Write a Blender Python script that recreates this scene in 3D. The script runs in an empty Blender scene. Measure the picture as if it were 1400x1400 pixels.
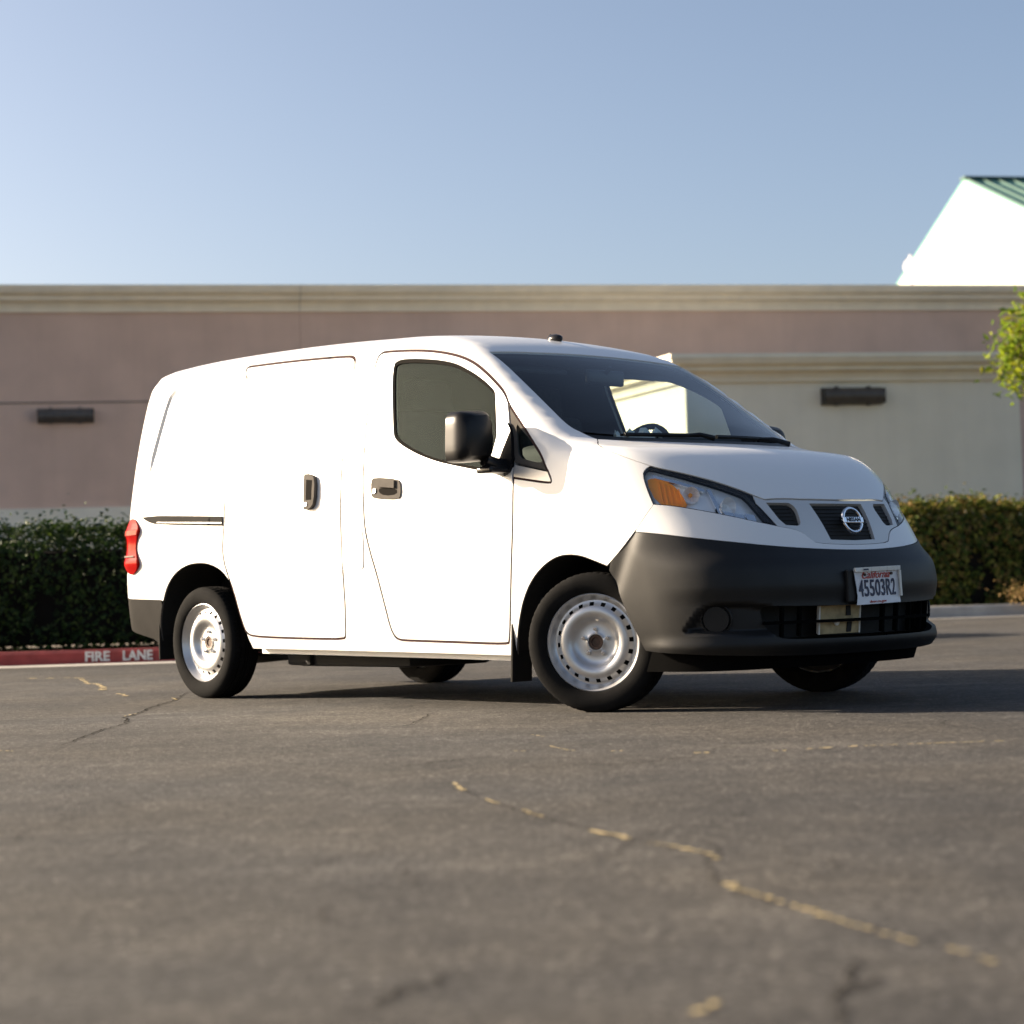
import bpy, bmesh, math, random
import numpy as np
from mathutils import Vector, Matrix
from mathutils.geometry import delaunay_2d_cdt
rng = random.Random(7); nrng = np.random.default_rng(11)
S = bpy.context.scene
COL = S.collection
# ------------------------------------------------------------------ camera
CAM_H, PITCH, ROLL = .5353, .03887, -.03038
cd = bpy.data.cameras.new('camera'); cam = bpy.data.objects.new('camera', cd); COL.objects.link(cam)
cd.sensor_fit = 'HORIZONTAL'; cd.sensor_width = 24; cd.lens = 24 * 2700 / 1400
cd.clip_start = .05; cd.clip_end = 3000
cd.dof.use_dof = True; cd.dof.focus_distance = 9.0; cd.dof.aperture_fstop = 1.8
R0 = Vector((1, 0, 0)); D0 = Vector((0, math.cos(PITCH), math.sin(PITCH))); U0 = R0.cross(D0)
Rr = R0 * math.cos(ROLL) + U0 * math.sin(ROLL); Ur = U0 * math.cos(ROLL) - R0 * math.sin(ROLL)
cam.matrix_world = Matrix(((Rr.x, Ur.x, -D0.x, 0), (Rr.y, Ur.y, -D0.y, 0), (Rr.z, Ur.z, -D0.z, CAM_H), (0, 0, 0, 1)))
S.camera = cam
# ------------------------------------------------------------------ sky, sun, exposure
SUN_EL, SUN_ROT = math.radians(20.0), math.radians(-74)
w = bpy.data.worlds.new('World'); S.world = w; w.use_nodes = True
nt = w.node_tree; sky = nt.nodes.new('ShaderNodeTexSky'); sky.sky_type = 'NISHITA'; sky.sun_disc = False
sky.sun_elevation = SUN_EL; sky.sun_rotation = SUN_ROT; sky.air_density = .7; sky.dust_density = 2.8; sky.ozone_density = 0.15
bg = nt.nodes['Background']; bg.inputs[1].default_value = .047
nt.links.new(sky.outputs[0], bg.inputs[0])
sl = bpy.data.lights.new('sun', 'SUN'); sun = bpy.data.objects.new('sun', sl); COL.objects.link(sun)
sl.energy = 3.9; sl.angle = math.radians(.53); sl.color = (1, .83, .63)
SUN_DIR = Vector((math.sin(SUN_ROT) * math.cos(SUN_EL), math.cos(SUN_ROT) * math.cos(SUN_EL), math.sin(SUN_EL)))
sun.rotation_euler = SUN_DIR.to_track_quat('Z', 'Y').to_euler(); sun.location = SUN_DIR * 60
S.view_settings.view_transform = 'Standard'; S.view_settings.look = 'None'; S.view_settings.gamma = 1
S.view_settings.use_curve_mapping = False; S.view_settings.exposure = 2.1
S.cycles.use_denoising = True; S.cycles.max_bounces = 8; S.cycles.transparent_max_bounces = 24
S.cycles.sample_clamp_indirect = 6

# ------------------------------------------------------------------ materials
MATS = {}
def principled(name):
    m = bpy.data.materials.new(name); m.use_nodes = True; n = m.node_tree
    return m, n, n.nodes['Principled BSDF']
def mat(name, col, rough=.5, metal=0, coat=0, var=.0, vscale=6, bump=0, bscale=80, spec=.5, emit=None):
    if name in MATS: return MATS[name]
    m, n, p = principled(name)
    p.inputs['Roughness'].default_value = rough; p.inputs['Metallic'].default_value = metal
    p.inputs['Coat Weight'].default_value = coat; p.inputs['Coat Roughness'].default_value = .03
    p.inputs['Specular IOR Level'].default_value = spec
    tc = n.nodes.new('ShaderNodeTexCoord')
    ns = n.nodes.new('ShaderNodeTexNoise'); ns.inputs['Scale'].default_value = vscale; ns.inputs['Detail'].default_value = 6
    n.links.new(tc.outputs['Object'], ns.inputs['Vector'])
    rp = n.nodes.new('ShaderNodeMapRange'); rp.inputs[1].default_value = .3; rp.inputs[2].default_value = .7
    rp.inputs[3].default_value = 1 - var; rp.inputs[4].default_value = 1 + var
    n.links.new(ns.outputs[0], rp.inputs[0])
    mx = n.nodes.new('ShaderNodeMix'); mx.data_type = 'RGBA'; mx.blend_type = 'MULTIPLY'; mx.inputs[0].default_value = 1
    mx.inputs[6].default_value = (*col, 1); n.links.new(rp.outputs[0], mx.inputs[7]); n.links.new(mx.outputs[2], p.inputs['Base Color'])
    if 'stucco' in name or 'cornice' in name:
        mp = n.nodes.new('ShaderNodeMapping'); mp.inputs['Scale'].default_value = (2.6, 2.6, .16); n.links.new(tc.outputs['Object'], mp.inputs['Vector'])
        s2 = n.nodes.new('ShaderNodeTexNoise'); s2.inputs['Scale'].default_value = 1.6; s2.inputs['Detail'].default_value = 7; n.links.new(mp.outputs[0], s2.inputs['Vector'])
        r3 = n.nodes.new('ShaderNodeMapRange'); r3.inputs[1].default_value = .42; r3.inputs[2].default_value = .75; r3.inputs[3].default_value = 1.01; r3.inputs[4].default_value = .965; n.links.new(s2.outputs[0], r3.inputs[0])
        m3 = n.nodes.new('ShaderNodeMix'); m3.data_type = 'RGBA'; m3.blend_type = 'MULTIPLY'; m3.inputs[0].default_value = 1; n.links.new(mx.outputs[2], m3.inputs[6]); n.links.new(r3.outputs[0], m3.inputs[7]); n.links.new(m3.outputs[2], p.inputs['Base Color'])
    if bump:
        b2 = n.nodes.new('ShaderNodeTexNoise'); b2.inputs['Scale'].default_value = bscale; b2.inputs['Detail'].default_value = 5
        n.links.new(tc.outputs['Object'], b2.inputs['Vector'])
        bp = n.nodes.new('ShaderNodeBump'); bp.inputs['Strength'].default_value = bump; bp.inputs['Distance'].default_value = .01
        n.links.new(b2.outputs[0], bp.inputs['Height']); n.links.new(bp.outputs[0], p.inputs['Normal'])
    MATS[name] = m; return m
def glass(name, tint, ior=1.5, rough=0.0, dust=0.):
    m = bpy.data.materials.new(name); m.use_nodes = True; n = m.node_tree; n.nodes.clear()
    o = n.nodes.new('ShaderNodeOutputMaterial'); mx = n.nodes.new('ShaderNodeMixShader'); fr = n.nodes.new('ShaderNodeFresnel')
    fr.inputs[0].default_value = ior
    t = n.nodes.new('ShaderNodeBsdfTransparent'); t.inputs[0].default_value = (*tint, 1)
    g = n.nodes.new('ShaderNodeBsdfGlossy'); g.inputs['Roughness'].default_value = rough; g.inputs[0].default_value = (.40, .49, .48, 1) if ior < 1.3 else (1, 1, 1, 1)
    ge = n.nodes.new('ShaderNodeNewGeometry'); mr = n.nodes.new('ShaderNodeMapRange')      # same reflectance from both faces of a thin pane
    mr.inputs[3].default_value = ior; mr.inputs[4].default_value = 1 / ior; n.links.new(ge.outputs['Backfacing'], mr.inputs[0]); n.links.new(mr.outputs[0], fr.inputs[0])
    n.links.new(fr.outputs[0], mx.inputs[0]); n.links.new(t.outputs[0], mx.inputs[1]); n.links.new(g.outputs[0], mx.inputs[2])
    out = mx
    if dust:
        df = n.nodes.new('ShaderNodeBsdfDiffuse'); df.inputs[0].default_value = (.62, .64, .60, 1); m2 = n.nodes.new('ShaderNodeMixShader')
        tc = n.nodes.new('ShaderNodeTexCoord'); nz = n.nodes.new('ShaderNodeTexNoise'); nz.inputs['Scale'].default_value = 5; nz.inputs['Detail'].default_value = 7
        r2 = n.nodes.new('ShaderNodeMapRange'); r2.inputs[1].default_value = .3; r2.inputs[2].default_value = .75; r2.inputs[3].default_value = dust * .7; r2.inputs[4].default_value = dust * 1.35
        n.links.new(tc.outputs['Object'], nz.inputs['Vector']); n.links.new(nz.outputs[0], r2.inputs[0]); n.links.new(r2.outputs[0], m2.inputs[0])
        n.links.new(mx.outputs[0], m2.inputs[1]); n.links.new(df.outputs[0], m2.inputs[2]); out = m2
    n.links.new(out.outputs[0], o.inputs[0]); MATS[name] = m; return m
def leafmat(name, cols, trans=.35):
    m, n, p = principled(name); p.inputs['Roughness'].default_value = .6; p.inputs['Specular IOR Level'].default_value = .2
    g = n.nodes.new('ShaderNodeNewGeometry'); r = n.nodes.new('ShaderNodeValToRGB')
    r.color_ramp.interpolation = 'LINEAR'
    while len(r.color_ramp.elements) < len(cols): r.color_ramp.elements.new(.5)
    for i, c in enumerate(cols): r.color_ramp.elements[i].position = i / (len(cols) - 1); r.color_ramp.elements[i].color = (*c, 1)
    n.links.new(g.outputs['Random Per Island'], r.inputs[0]); n.links.new(r.outputs[0], p.inputs['Base Color'])
    t = n.nodes.new('ShaderNodeBsdfTranslucent'); n.links.new(r.outputs[0], t.inputs[0])
    mx = n.nodes.new('ShaderNodeMixShader'); mx.inputs[0].default_value = trans
    n.links.new(p.outputs[0], mx.inputs[1]); n.links.new(t.outputs[0], mx.inputs[2])
    n.links.new(mx.outputs[0], n.nodes['Material Output'].inputs[0]); MATS[name] = m; return m
def asphalt():
    m, n, p = principled('asphalt'); tc = n.nodes.new('ShaderNodeTexCoord'); L = n.links.new
    def noise(scale, det=6, rough=.55, vec=None):
        t = n.nodes.new('ShaderNodeTexNoise'); t.inputs['Scale'].default_value = scale; t.inputs['Detail'].default_value = det
        t.inputs['Roughness'].default_value = rough; L(vec or tc.outputs['Object'], t.inputs['Vector']); return t.outputs[0]
    def mr(src, a, b, c, d):
        t = n.nodes.new('ShaderNodeMapRange'); t.inputs[1].default_value = a; t.inputs[2].default_value = b; t.inputs[3].default_value = c; t.inputs[4].default_value = d
        L(src, t.inputs[0]); return t.outputs[0]
    def math_(op, a, b):
        t = n.nodes.new('ShaderNodeMath'); t.operation = op
        for i, v in ((0, a), (1, b)):
            if isinstance(v, float): t.inputs[i].default_value = v
            else: L(v, t.inputs[i])
        return t.outputs[0]
    big = mr(noise(.45, 5, .6), .32, .68, .72, 1.22)
    mid = mr(noise(3.2, 8, .72), .3, .7, .72, 1.30)
    fine = math_('MULTIPLY', math_('MULTIPLY', mr(noise(95, 3, .7), .3, .7, .4, 1.7), mr(noise(34, 4, .75), .3, .7, .45, 1.65)), mr(noise(11, 6, .75), .32, .68, .74, 1.3))
    vo = n.nodes.new('ShaderNodeTexVoronoi'); vo.inputs['Scale'].default_value = 120; L(tc.outputs['Object'], vo.inputs['Vector'])
    agg = n.nodes.new('ShaderNodeSeparateColor'); L(vo.outputs['Color'], agg.inputs[0])
    spk = mr(agg.outputs[0], .88, 1.0, 1.0, 3.0)
    # paler worn streaks along the traffic direction
    mp = n.nodes.new('ShaderNodeMapping'); mp.inputs['Scale'].default_value = (.35, 2.2, 1); L(tc.outputs['Object'], mp.inputs['Vector'])
    st = mr(noise(1.1, 4, .6, mp.outputs[0]), .45, .72, .92, 1.25)
    v = math_('MULTIPLY', math_('MULTIPLY', math_('MULTIPLY', big, mid), math_('MULTIPLY', fine, spk)), st)
    cr = n.nodes.new('ShaderNodeMix'); cr.data_type = 'RGBA'
    cr.inputs[6].default_value = (.039, .038, .038, 1); cr.inputs[7].default_value = (.052, .047, .041, 1)
    L(mr(noise(.8, 4), .35, .65, 0., 1.), cr.inputs[0])
    mx = n.nodes.new('ShaderNodeMix'); mx.data_type = 'RGBA'; mx.blend_type = 'MULTIPLY'; mx.inputs[0].default_value = 1
    L(cr.outputs[2], mx.inputs[6]); L(v, mx.inputs[7]); L(mx.outputs[2], p.inputs['Base Color'])
    p.inputs['Roughness'].default_value = .86; p.inputs['Specular IOR Level'].default_value = .35
    hb = math_('ADD', math_('MULTIPLY', noise(110, 4, .7), 1.0), math_('MULTIPLY', noise(9, 8, .7), 2.2))
    bp = n.nodes.new('ShaderNodeBump'); bp.inputs['Strength'].default_value = 1.0; bp.inputs['Distance'].default_value = .014
    L(hb, bp.inputs['Height']); L(bp.outputs[0], p.inputs['Normal']); MATS['asphalt'] = m; return m

M = lambda k: MATS[k]
asphalt()
mat('paint_white', (.76, .76, .755), .34, coat=.35, var=.012, vscale=2)
mat('trim_silver', (.60, .59, .57), .38, metal=.35)
mat('plastic_black', (.009, .009, .0092), .48, spec=.30, var=.15, vscale=9, bump=.05, bscale=400)
mat('mirror_black', (.006, .006, .0065), .36, spec=.22)
mat('plastic_matte', (.022, .021, .020), .8, spec=.05, var=.15, vscale=9)
mat('plastic_grey', (.085, .078, .070), .85, spec=.08, var=.1, vscale=20)
mat('gloss_black', (.010, .010, .011), .25, spec=.3)
mat('rubber', (.009, .009, .0092), .9, spec=.06, var=.25, vscale=14, bump=.08, bscale=200)
mat('steel_silver', (.58, .58, .585), .34, metal=.75, var=.05, vscale=20)
mat('chrome', (.82, .82, .83), .08, metal=1)
mat('hub_rust', (.06, .035, .025), .6, metal=.3, var=.4, vscale=60)
mat('dam_black', (.0035, .0035, .0035), 1, spec=.02)
mat('under_black', (.010, .010, .010), .8, var=.3)
mat('interior_dark', (.028, .030, .034), .75, var=.1)
mat('fabric_dark', (.03, .032, .037), .9, var=.2, vscale=40)
mat('amber', (1.0, .33, .02), .3)
mat('reflector', (.90, .90, .91), .28, metal=.35)
mat('tail_red', (.24, .003, .0025), .12, spec=.06)
mat('tail_pale', (.42, .06, .045), .12, spec=.06)
mat('plate_white', (.72, .72, .74), .45, var=.05, vscale=30)
mat('plate_frame', (.70, .67, .60), .4)
mat('ink_navy', (.010, .014, .05), .5)
mat('ink_red', (.45, .05, .035), .5)
mat('tan_board', (.38, .29, .15), .7, var=.3, vscale=25)
mat('paper_white', (.62, .64, .60), .8)
mat('mauve_stucco', (.66, .475, .375), .95, var=.07, vscale=1.2, bump=.35, bscale=70, spec=.2)
mat('cream_stucco', (.85, .79, .65), .95, var=.06, vscale=1.0, bump=.35, bscale=70, spec=.2)
mat('cornice_cream', (.86, .77, .60), .9, var=.06, vscale=2, bump=.2, bscale=60, spec=.2)
mat('gable_white', (.62, .60, .54), .9, var=.03, vscale=1, spec=.2)
mat('teal_metal', (.15, .36, .30), .45, metal=.2, var=.08, vscale=2)
mat('teal_dark', (.03, .085, .07), .5)
mat('lamp_bronze', (.085, .074, .064), .45, var=.2, vscale=8)
mat('concrete', (.36, .34, .31), .92, var=.16, vscale=5, bump=.3, bscale=60)
mat('kerb_red', (.26, .040, .038), .8, var=.22, vscale=8, bump=.25, bscale=60)
mat('stencil_white', (.62, .62, .60), .8, var=.25, vscale=40)
mat('soil', (.075, .055, .038), 1, var=.35, vscale=9, bump=.8, bscale=25)
mat('line_yellow', (.40, .315, .155), .9, var=.28, vscale=45, bump=.3, bscale=120)
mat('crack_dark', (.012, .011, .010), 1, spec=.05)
mat('gap_shadow', (.055, .036, .036), 1, spec=.02)
mat('bark', (.09, .065, .045), .95, var=.3, vscale=14, bump=.8, bscale=20)
mat('dish_white', (.75, .76, .78), .4)
leafmat('leaf_hedge', [(.010, .022, .006), (.016, .034, .008), (.026, .050, .010), (.050, .078, .014)], .25)
leafmat('leaf_hedge_warm', [(.030, .048, .012), (.055, .085, .014), (.12, .15, .022), (.22, .14, .055), (.21, .22, .035)], .3)
leafmat('leaf_tree', [(.09, .16, .012), (.15, .22, .014), (.22, .27, .018), (.32, .31, .03)], .5)
leafmat('leaf_dry', [(.22, .14, .05), (.35, .23, .10), (.28, .20, .06)], .3)
glass('glass_wind', (.76, .85, .87), 1.42, dust=.008); glass('glass_side', (.62, .68, .65), 1.2, dust=.007); glass('glass_lens', (.93, .95, .96), 1.45)

# ------------------------------------------------------------------ mesh helpers
def tag(o, label=None, cat=None, group=None, kind=None):
    for k, v in (('label', label), ('category', cat), ('group', group), ('kind', kind)):
        if v: o[k] = v
    return o
def empty(name, loc=(0, 0, 0), rz=0):
    o = bpy.data.objects.new(name, None); COL.objects.link(o); o.location = loc; o.rotation_euler = (0, 0, rz); o.empty_display_size = .1; return o
def link(name, me, parent=None):
    o = bpy.data.objects.new(name, me); COL.objects.link(o)
    if parent: o.parent = parent
    return o
def meshobj(name, V, Fc, m, parent=None, smooth=False, normals=None):
    me = bpy.data.meshes.new(name); me.from_pydata([tuple(map(float, v)) for v in V], [], [tuple(map(int, f)) for f in Fc]); me.validate()
    me.materials.append(M(m))
    if smooth or normals is not None:
        me.polygons.foreach_set('use_smooth', [True] * len(me.polygons))
    if normals is not None and len(me.vertices) == len(normals):
        me.normals_split_custom_set_from_vertices([tuple(map(float, n)) for n in normals])
    me.update(); return link(name, me, parent)
class MB:
    def __init__(s): s.bm = bmesh.new()
    def box(s, c, d, bev=0, rot=None, seg=2):
        r = bmesh.ops.create_cube(s.bm, size=1); vs = r['verts']
        bmesh.ops.scale(s.bm, vec=d, verts=vs)
        if bev:
            es = list({e for v in vs for e in v.link_edges})
            r2 = bmesh.ops.bevel(s.bm, geom=es, offset=bev, segments=seg, affect='EDGES', profile=.6); vs = list({v for f in r2['faces'] for v in f.verts} | {v for v in vs if v.is_valid})
        if rot is not None: bmesh.ops.rotate(s.bm, cent=(0, 0, 0), matrix=rot, verts=vs)
        bmesh.ops.translate(s.bm, vec=c, verts=vs); return s
    def cyl(s, a, b, r1, r2=None, n=16, caps=True):
        a, b = Vector(a), Vector(b); d = b - a; r2 = r1 if r2 is None else r2
        r = bmesh.ops.create_cone(s.bm, cap_ends=caps, segments=n, radius1=r1, radius2=r2, depth=d.length)
        bmesh.ops.rotate(s.bm, cent=(0, 0, 0), matrix=d.to_track_quat('Z', 'Y').to_matrix(), verts=r['verts'])
        bmesh.ops.translate(s.bm, vec=(a + b) / 2, verts=r['verts']); return s
    def sphere(s, c, d, u=16, v=10):
        r = bmesh.ops.create_uvsphere(s.bm, u_segments=u, v_segments=v, radius=.5)
        bmesh.ops.scale(s.bm, vec=d, verts=r['verts']); bmesh.ops.translate(s.bm, vec=c, verts=r['verts']); return s
    def tube(s, pts, rad, n=8):
        pts = [Vector(p) for p in pts]; rings = []
        for i, p in enumerate(pts):
            t = (pts[min(i + 1, len(pts) - 1)] - pts[max(i - 1, 0)]).normalized()
            q = t.to_track_quat('Z', 'Y'); r = rad[i] if isinstance(rad, (list, tuple)) else rad
            rings.append([s.bm.verts.new(p + q @ Vector((r * math.cos(2 * math.pi * k / n), r * math.sin(2 * math.pi * k / n), 0))) for k in range(n)])
        for a, b in zip(rings, rings[1:]):
            for k in range(n): s.bm.faces.new((a[k], a[(k + 1) % n], b[(k + 1) % n], b[k]))
        s.bm.faces.new(rings[0][::-1]); s.bm.faces.new(rings[-1]); return s
    def prism(s, poly, h, M4=None):
        """2-D polygon (x,y) extruded h along z then transformed"""
        a = [s.bm.verts.new((x, y, 0)) for x, y in poly]; b = [s.bm.verts.new((x, y, h)) for x, y in poly]
        s.bm.faces.new(a[::-1]); s.bm.faces.new(b)
        for i in range(len(a)): s.bm.faces.new((a[i], a[(i + 1) % len(a)], b[(i + 1) % len(a)], b[i]))
        if M4 is not None: bmesh.ops.transform(s.bm, matrix=M4, verts=a + b)
        return s
    def build(s, name, m, parent=None, smooth=False):
        bmesh.ops.recalc_face_normals(s.bm, faces=s.bm.faces)
        me = bpy.data.meshes.new(name); s.bm.to_mesh(me); s.bm.free(); me.materials.append(M(m))
        if smooth:
            me.polygons.foreach_set('use_smooth', [True] * len(me.polygons))
            try: me.set_sharp_from_angle(angle=math.radians(38))
            except Exception: pass
        return link(name, me, parent)
def text_mesh(body, size, extrude=.001, shear=0., width=1., bold=0.):
    c = bpy.data.curves.new('t', 'FONT'); c.body = body; c.size = size; c.extrude = extrude; c.shear = shear
    c.align_x = 'CENTER'; c.align_y = 'CENTER'; c.offset = bold; c.resolution_u = 3
    o = bpy.data.objects.new('t', c); COL.objects.link(o)
    dg = bpy.context.evaluated_depsgraph_get(); me = bpy.data.meshes.new_from_object(o.evaluated_get(dg))
    bpy.data.objects.remove(o); bpy.data.curves.remove(c)
    me.transform(Matrix.Diagonal((width, 1, 1, 1))); return me
def text_obj(name, body, size, mtx, m, parent=None, **kw):
    me = text_mesh(body, size, **kw); me.name = name; me.transform(mtx); me.materials.clear(); me.materials.append(M(m)); return link(name, me, parent)
def copy_tree(o, parent=None):
    c = o.copy(); COL.objects.link(c); c.parent = parent
    for ch in o.children: copy_tree(ch, c)
    return c

# ------------------------------------------------------------------ ground
g = 900
meshobj('ground', [(-g, -g, 0), (g, -g, 0), (g, g, 0), (-g, g, 0)], [(0, 1, 2, 3)], 'asphalt')
ground = bpy.data.objects['ground']; tag(ground, kind='structure')
def ribbon(pts, wid, z, jit=.0, n=6, taper=True):
    P = []
    for a, b in zip(pts, pts[1:]):
        for k in range(n): P.append((a[0] + (b[0] - a[0]) * k / n, a[1] + (b[1] - a[1]) * k / n))
    P.append(pts[-1]); V = []; Fc = []
    for i, p in enumerate(P):
        q0, q1 = P[max(i - 1, 0)], P[min(i + 1, len(P) - 1)]; d = Vector((q1[0] - q0[0], q1[1] - q0[1])).normalized(); nrm = Vector((-d.y, d.x))
        ww = wid * (rng.uniform(.45, 1.3)) * (min(1, .25 + 4 * min(i, len(P) - 1 - i) / len(P)) if taper else 1)
        o = Vector((p[0], p[1])) + nrm * rng.uniform(-jit, jit)
        V += [(*(o + nrm * ww / 2), z), (*(o - nrm * ww / 2), z)]
        if i: Fc.append((2 * i - 2, 2 * i - 1, 2 * i + 1, 2 * i))
    return V, Fc
CR = [[(-1.71, 7.4), (-1.72, 7.76), (-1.73, 8.25), (-1.70, 8.61), (-1.79, 9.02), (-1.81, 9.57), (-1.82, 10.45), (-1.88, 11.46)], [(-1.71, 7.4), (-1.51, 7.46)],
      [(-.45, 7.91), (-.41, 8.24), (-.37, 8.71)], [(-.37, 6.05), (-.21, 6.25), (-.02, 6.37)], [(-.04, 5.89), (.15, 5.95), (.3, 5.92), (.51, 6.07), (.65, 6.1)],
      [(.37, 2.3), (.40, 2.56), (.43, 2.63), (.47, 2.81)], [(.40, 2.56), (.48, 2.66)], [(-.23, 2.53), (-.16, 2.67), (-.08, 2.79)],
      [(-.23, 5.7), (-.16, 5.33), (-.08, 5.01), (.03, 4.69), (.19, 4.24), (.34, 3.97), (.37, 3.88), (.345, 3.7), (.345, 3.53), (.40, 3.36), (.52, 3.05), (.62, 2.83)]]
for k in range(34):
    y = 2.6 + 11.5 * rng.random()**1.4; x = rng.uniform(-.27, .27) * y; an = rng.uniform(0, math.pi); P0 = Vector((x, y)); pl = [(x, y)]
    for q in range(rng.randint(3, 7)): an += rng.gauss(0, .55); P0 = P0 + Vector((math.cos(an), math.sin(an))) * rng.uniform(.05, .16) * (y / 4)**.5; pl.append((P0.x, P0.y))
    CR.append(pl)
for i, c in enumerate(CR):
    o = meshobj('crack', *ribbon(c, .010 if i == 0 else (.004 if i == 8 else (.007 if i < 8 else .0028)), .003, .012, 9), 'crack_dark', ground)
def chips(name, segs, label):
    root = empty(name, (*segs[0][0], 0)); tag(root, label, 'road marking'); o0 = Vector((*segs[0][0], 0))
    for (a, b, wd) in segs:
        a, b = Vector(a), Vector(b); L = (b - a).length; d = (b - a).normalized(); nrm = Vector((-d.y, d.x)); t = 0.
        while t < L:
            fl = min(rng.uniform(.5, 1.9) * wd * 1.3, L * .6); c = a + d * (t + fl / 2) + nrm * rng.gauss(0, wd * .14); n = 13; ph = rng.uniform(0, 6)
            V = []
            for k in range(n):
                an = 2 * math.pi * k / n; r = (.62 + .20 * math.sin(2 * an + ph) + rng.uniform(-.26, .30)); q = c + d * (fl * .55 * r * math.cos(an)) + nrm * (wd * .42 * r * math.sin(an)); V.append((q.x - o0.x, q.y - o0.y, .004))
            meshobj('paint_chip', V, [tuple(range(n))], 'line_yellow', root); t += fl * rng.uniform(.8, 1.5)
chips('painted_line', [((-.19, 5.5), (-.15, 5.28), .035), ((-.09, 5.05), (-.06, 4.95), .02), ((.0, 4.78), (.05, 4.62), .018), ((.15, 4.34), (.215, 4.2), .04), ((.26, 4.10), (.30, 4.05), .012), ((.30, 4.05), (.36, 3.93), .03), ((.36, 3.93), (.376, 3.83), .02),
      ((.345, 3.53), (.372, 3.45), .035), ((.375, 3.44), (.44, 3.26), .018), ((.447, 3.235), (.478, 3.14), .036), ((.48, 3.13), (.56, 2.92), .017), ((.605, 2.85), (.62, 2.82), .02), ((.63, 2.77), (.645, 2.73), .018), ((.20, 2.47), (.235, 2.52), .028)],
      'chipped remains of a yellow painted line along the crack in the near foreground')
chips('painted_line', [((.10, 6.68), (.17, 6.45), .018), ((.29, 6.39), (.33, 6.39), .03), ((.54, 6.235), (.60, 6.225), .05), ((.79, 6.21), (.83, 6.22), .03), ((.9, 6.25), (1.04, 6.285), .035), ((1.09, 6.30), (1.30, 6.315), .022), ((1.31, 6.316), (1.56, 6.33), .025), ((.05, 7.2), (.09, 7.1), .02), ((-.02, 6.52), (.01, 6.5), .02)],
      'thin broken yellow parking line on the asphalt in front of the van bumper')
chips('painted_line', [((-2.98, 13.6), (-2.8, 12.9), .06), ((-2.75, 12.9), (-2.58, 12.3), .07), ((-2.56, 12.2), (-2.5, 11.9), .08), ((-3.5, 14.1), (-3.25, 13.95), .08), ((-3.2, 14.0), (-3.05, 13.8), .06), ((-1.86, 10.7), (-1.81, 10.5), .03), ((-1.8, 9.3), (-1.81, 9.15), .02), ((-1.95, 7.25), (-1.83, 7.18), .02), ((-2.3, 11.4), (-2.2, 11.1), .05)],
      'scattered yellow paint flakes on the asphalt near the rear wheel and red kerb')

# ------------------------------------------------------------------ kerbs and beds
WD = Vector((math.cos(math.radians(11.2)), math.sin(math.radians(11.2)), 0)); WN = Vector((WD.y, -WD.x, 0))   # along the wall, and out of it towards the lot
def kerb_mesh(L, hgt=.125, wid=.16, seg=None):
    prof = [(0, -.05), (.008, hgt - .025), (.03, hgt), (wid, hgt), (wid, -.05)]
    n = 2 if seg is None else seg; V, Fc = [], []
    for i in range(n):
        for (d, z) in prof: V.append((L * i / (n - 1), d, z))
    k = len(prof)
    for i in range(n - 1):
        for j in range(k - 1): Fc.append((i * k + j, (i + 1) * k + j, (i + 1) * k + j + 1, i * k + j + 1))
    Fc += [tuple(range(k))[::-1], tuple(range((n - 1) * k, n * k))]
    return V, Fc
kroot = empty('red_kerb', (-14, 16.93, 0)); tag(kroot, 'red painted kerb with white FIRE LANE stencil below the left hedge', 'kerb')
meshobj('kerb_body', *kerb_mesh(15.4), 'kerb_red', kroot)
for txt, xc, wd in (('FIRE', (-3.69 - 3.48) / 2, .21), ('LANE', (-3.37 - 3.11) / 2, .255)):
    mt = Matrix.Translation((xc + 14, -.0015, .062)) @ Matrix.Rotation(math.pi / 2, 4, 'X')
    o = text_obj('lettering', txt, .115, mt, 'stencil_white', kroot, extrude=.004, bold=.0035)
    xs = [v.co.x for v in o.data.vertices]; sc = wd / (max(xs) - min(xs)); o.data.transform(Matrix.Translation((xc + 14, 0, 0)) @ Matrix.Diagonal((sc, 1, 1, 1)) @ Matrix.Translation((-xc - 14, 0, 0)))
tag(meshobj('gutter', [(-14, 16.45, .004), (1.4, 16.45, .004), (1.4, 16.932, .008), (-14, 16.932, .008)], [(0, 1, 2, 3)], 'concrete'), kind='structure')
kr = empty('concrete_kerb', (2.2, 24.2, 0), math.radians(11.2)); tag(kr, 'plain grey concrete kerb under the right hedge', 'kerb')
meshobj('kerb_body', *kerb_mesh(16, .15), 'concrete', kr)
def quad_bed(name, c, m, z, kind='structure'):
    return tag(meshobj(name, [(*p, z) for p in c], [tuple(range(len(c)))], m), kind=kind)
quad_bed('planting_bed', [(-14, 17.085), (1.4, 17.085), (1.4, 21.0), (-14, 21.0)], 'soil', .105)
o2 = Vector((2.2, 24.2, 0))
def wp(s, t): p = o2 + WD * s - WN * t; return (p.x, p.y)
quad_bed('gutter', [wp(0, -.45), wp(16, -.45), wp(16, .003), wp(0, .003)], 'concrete', .005)
quad_bed('pavement', [wp(0, .155), wp(16, .155), wp(16, 1.1), wp(0, 1.1)], 'concrete', .14)
quad_bed('planting_bed', [wp(0, 1.1), wp(16, 1.1), wp(16, 6), wp(0, 6)], 'soil', .13)

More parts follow.
